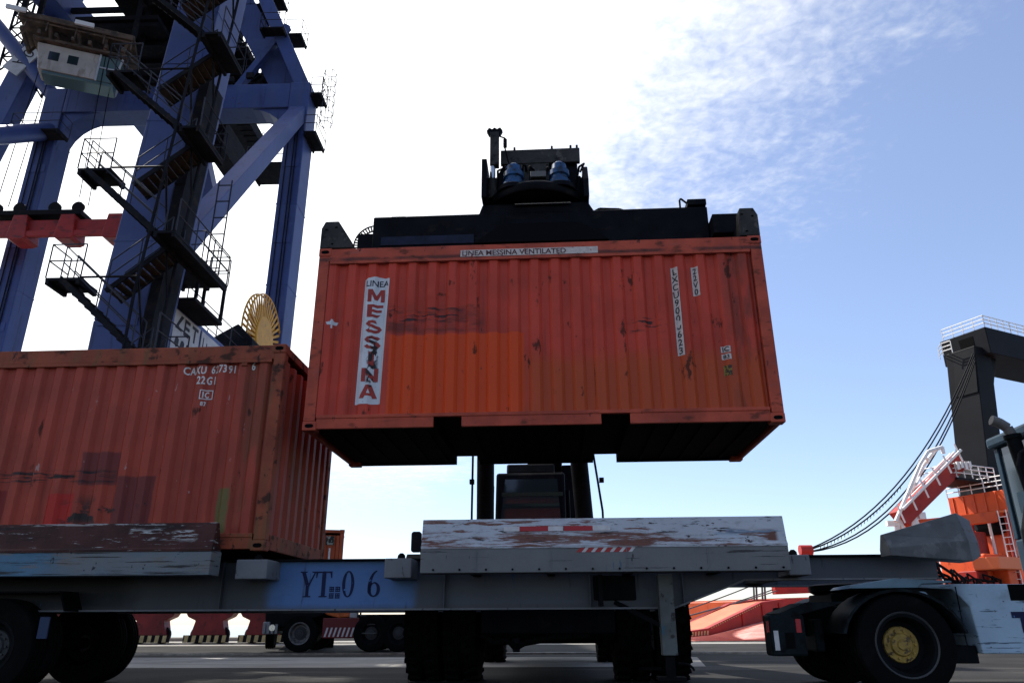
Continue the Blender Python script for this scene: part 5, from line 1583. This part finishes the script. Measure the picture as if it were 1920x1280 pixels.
ft_.build('frame_foot', swhite, ship)
H_().box(23.3, 24.2, 46.0, 46.4, 5.1, 5.35).build('yellow_pad', mat('pad_yellow', (.6, .5, .12), .6), ship, bevel=.05)
H_().box(22.4, 25.2, 45.9, 47.2, 2.0, 4.9).build('frame_plinth', orange, ship, bevel=.05)
# lowered ramp: near girder, far girder, deck, apron flap with grip bars
f0 = Vector((8.2, 39.2, 0))
wall = [(0, .03), (0, .34), (1.7, .52), (5.4, 1.78), (7.2, 1.98), (18.5, 2.3), (18.5, 1.2), (7.2, .9), (5.4, .84), (1.7, .16)]
for off, up_ in ((0.0, 0.0), (2.4, .0)):
    P0 = f0 + E1 * off
    rg = H_().loft([P0 + E2 * s + Vector((0, 0, z + up_)) for s, z in wall], [P0 + E1 * .35 + E2 * s + Vector((0, 0, z + up_)) for s, z in wall]).build('ramp_girder', sred2, ship)
    if off == 0:
        for k in range(9):
            s0 = .08 + k * .19
            b = H_()
            z0 = .12 + .1 * s0 / 1.7
            b.add([P0 - E1 * .006 + E2 * s0 + Vector((0, 0, z0)), P0 - E1 * .006 + E2 * (s0 + .08) + Vector((0, 0, z0)), P0 - E1 * .006 + E2 * (s0 + .12) + Vector((0, 0, z0 + .2)), P0 - E1 * .006 + E2 * (s0 + .04) + Vector((0, 0, z0 + .2))], [(0, 1, 2, 3)])
            b.build('hazard_stripe', hazard, rg)
        for k in range(24):
            s0 = 1.9 + k * .15
            z0 = .50 + (s0 - 1.7) * .335
            b = H_()
            b.add([P0 - E1 * .006 + E2 * s0 + Vector((0, 0, z0 - .06)), P0 - E1 * .006 + E2 * (s0 + .07) + Vector((0, 0, z0 - .05)), P0 - E1 * .006 + E2 * (s0 + .07) + Vector((0, 0, z0)), P0 - E1 * .006 + E2 * s0 + Vector((0, 0, z0 - .01))], [(0, 1, 2, 3)])
            b.build('edge_mark', hazard, rg)
        for s0 in (4.0, 5.4, 6.6, 8.0):
            H_().beam(P0 + E2 * s0 - E1 * .04 + Vector((0, 0, .85 if s0 > 5 else .6)), P0 + E2 * s0 - E1 * .04 + Vector((0, 0, 1.75 if s0 > 5 else 1.2)), .08, .06).build('girder_rib', sred2, rg)
deck_pts = [(0, .3), (1.7, .45), (5.4, 1.6), (7.2, 1.8), (18.5, 2.1)]
b = H_()
for (s0, z0), (s1, z1) in zip(deck_pts[:-1], deck_pts[1:]):
    b.add([f0 + E1 * .36 + E2 * s0 + Vector((0, 0, z0)), f0 + E1 * .36 + E2 * s1 + Vector((0, 0, z1)), f0 + E1 * 2.39 + E2 * s1 + Vector((0, 0, z1 + .1)), f0 + E1 * 2.39 + E2 * s0 + Vector((0, 0, z0 + .1)),
           f0 + E1 * .36 + E2 * s0 + Vector((0, 0, z0 - .12)), f0 + E1 * .36 + E2 * s1 + Vector((0, 0, z1 - .12)), f0 + E1 * 2.39 + E2 * s1 + Vector((0, 0, z1 - .02)), f0 + E1 * 2.39 + E2 * s0 + Vector((0, 0, z0 - .02))],
          [(0, 1, 2, 3), (4, 7, 6, 5), (0, 4, 5, 1), (2, 6, 7, 3)])
b.build('ramp_deck', mat('ramp_deck_orange', (.55, .16, .08), .6, var=.15, vscale=1), ship)
fl_m = mat('flap_salmon', (.62, .25, .2), .6, var=.15, vscale=1.5, layers=[dict(c=(.28, .07, .055), s=(.3, 3, 3), lo=.48, hi=.62, a=.75), dict(c=(.35, .25, .18), s=(2, 6, 3), lo=.58, hi=.7, a=.6)])
far_e = [f0 + Vector((0, -.05, .06)), f0 + E2 * 1.7 - E1 * .05 + Vector((0, 0, .18)), f0 + E2 * 5.4 - E1 * .05 + Vector((0, 0, .86)), f0 + E2 * 8 - E1 * .05 + Vector((0, 0, .98)), f0 + E2 * 15 - E1 * .05 + Vector((0, 0, 1.15))]
near_e = [Vector((8.0, 34.6, .02)), Vector((9.8, 34.7, .02)), Vector((13.6, 35.0, .02)), Vector((17.0, 35.4, .02)), Vector((24, 36.5, .02))]
b = H_()
for k in range(4):
    b.loft([near_e[k], near_e[k + 1], far_e[k + 1], far_e[k]], [p - Vector((0, 0, .035)) for p in (near_e[k], near_e[k + 1], far_e[k + 1], far_e[k])])
rf_ = b.build('ramp_flap', fl_m, ship)
for k in range(14):
    t_ = (k + .6) / 15
    pts_ = [near_e[j].lerp(far_e[j], t_) + Vector((0, 0, .02)) for j in range(5)]
    bb = H_()
    for p, q in zip(pts_[:-1], pts_[1:]):
        bb.beam(p, q, .09, .04)
    bb.build('grip_bar', mat('grip_red', (.3, .07, .05), .6), rf_)
# winch post on the ramp with ropes up to the mast
wa = H_().beam((14.9, 45.0, 2.55), (20.4, 45.6, 2.75), .5, .55).build('ramp_arm', sred2, ship, bevel=.04)
H_().beam((17.2, 45.5, 2.6), (17.2, 45.5, 4.6), .5, .45).build('winch_post', sred2, ship, bevel=.04)
H_().tube((16.9, 45.5, 4.75), (17.6, 45.5, 4.75), .3, 14).build('winch_drum', sred2, ship, smooth=40)
H_().beam((15.2, 45.1, 2.6), (15.2, 45.1, 3.3), .5, .4).build('hinge_lug', sred2, ship, bevel=.04)


def sag(a, c, s, n=18):
    a, c = Vector(a), Vector(c)
    return [a.lerp(c, k / n) - Vector((0, 0, 4 * s * (k / n) * (1 - k / n))) for k in range(n + 1)]


for dz, dy, sg in ((.1, 0, 2.3), (.25, .3, 2.15), (-.3, .1, 2.9), (-.2, .4, 2.75)):
    H_().path(sag((17.5, 45.5 + dy, 4.75 + dz * .3), (32.5, 49.5 + dy * .3, 18.2 + dz), sg), .045, 6).build('ramp_rope', black, ship)
for k in range(26):
    p = sag((17.5, 45.5, 4.78), (32.5, 49.5, 18.3), 2.3, 60)[3 + k]
    H_().tube(p, p - Vector((.05, 0, .2)), .02, 5).build('rope_tag', black, ship)
for a_, c_ in (((5.5, 41.4, .4), (17.0, 46, 3.2)), ((5.0, 41.4, .4), (16.0, 46, 3.6)), ((5.2, 41.4, .3), (20, 46.5, 3.9))):
    H_().path(sag(a_, c_, .25), .035, 6).build('mooring_line', mat('rope_grey', (.12, .12, .12), .8), ship)
for x in (14.25, 14.75):
    for d_ in (0, .16):
        H_().tube((x + d_, 46.8, 1.6), (x + d_ + .15, 46.8, 3.6), .06, 8).build('ramp_stanchion', mat('rope_grey', (.12, .12, .12), .8), ship)
# quay bollard taking the lines
bl = MB().lathe([(0, 0), (.3, 0), (.26, .1), (.2, .35), (.32, .5), (.3, .58), (0, .6)], (0, 0, 0), 'z', 20).build('bollard', black, None, smooth=35)
bl.location = (5.2, 40.7, .2)
bl['label'] = 'black mooring bollard on the quay edge left of the ship ramp'
bl['category'] = 'bollard'
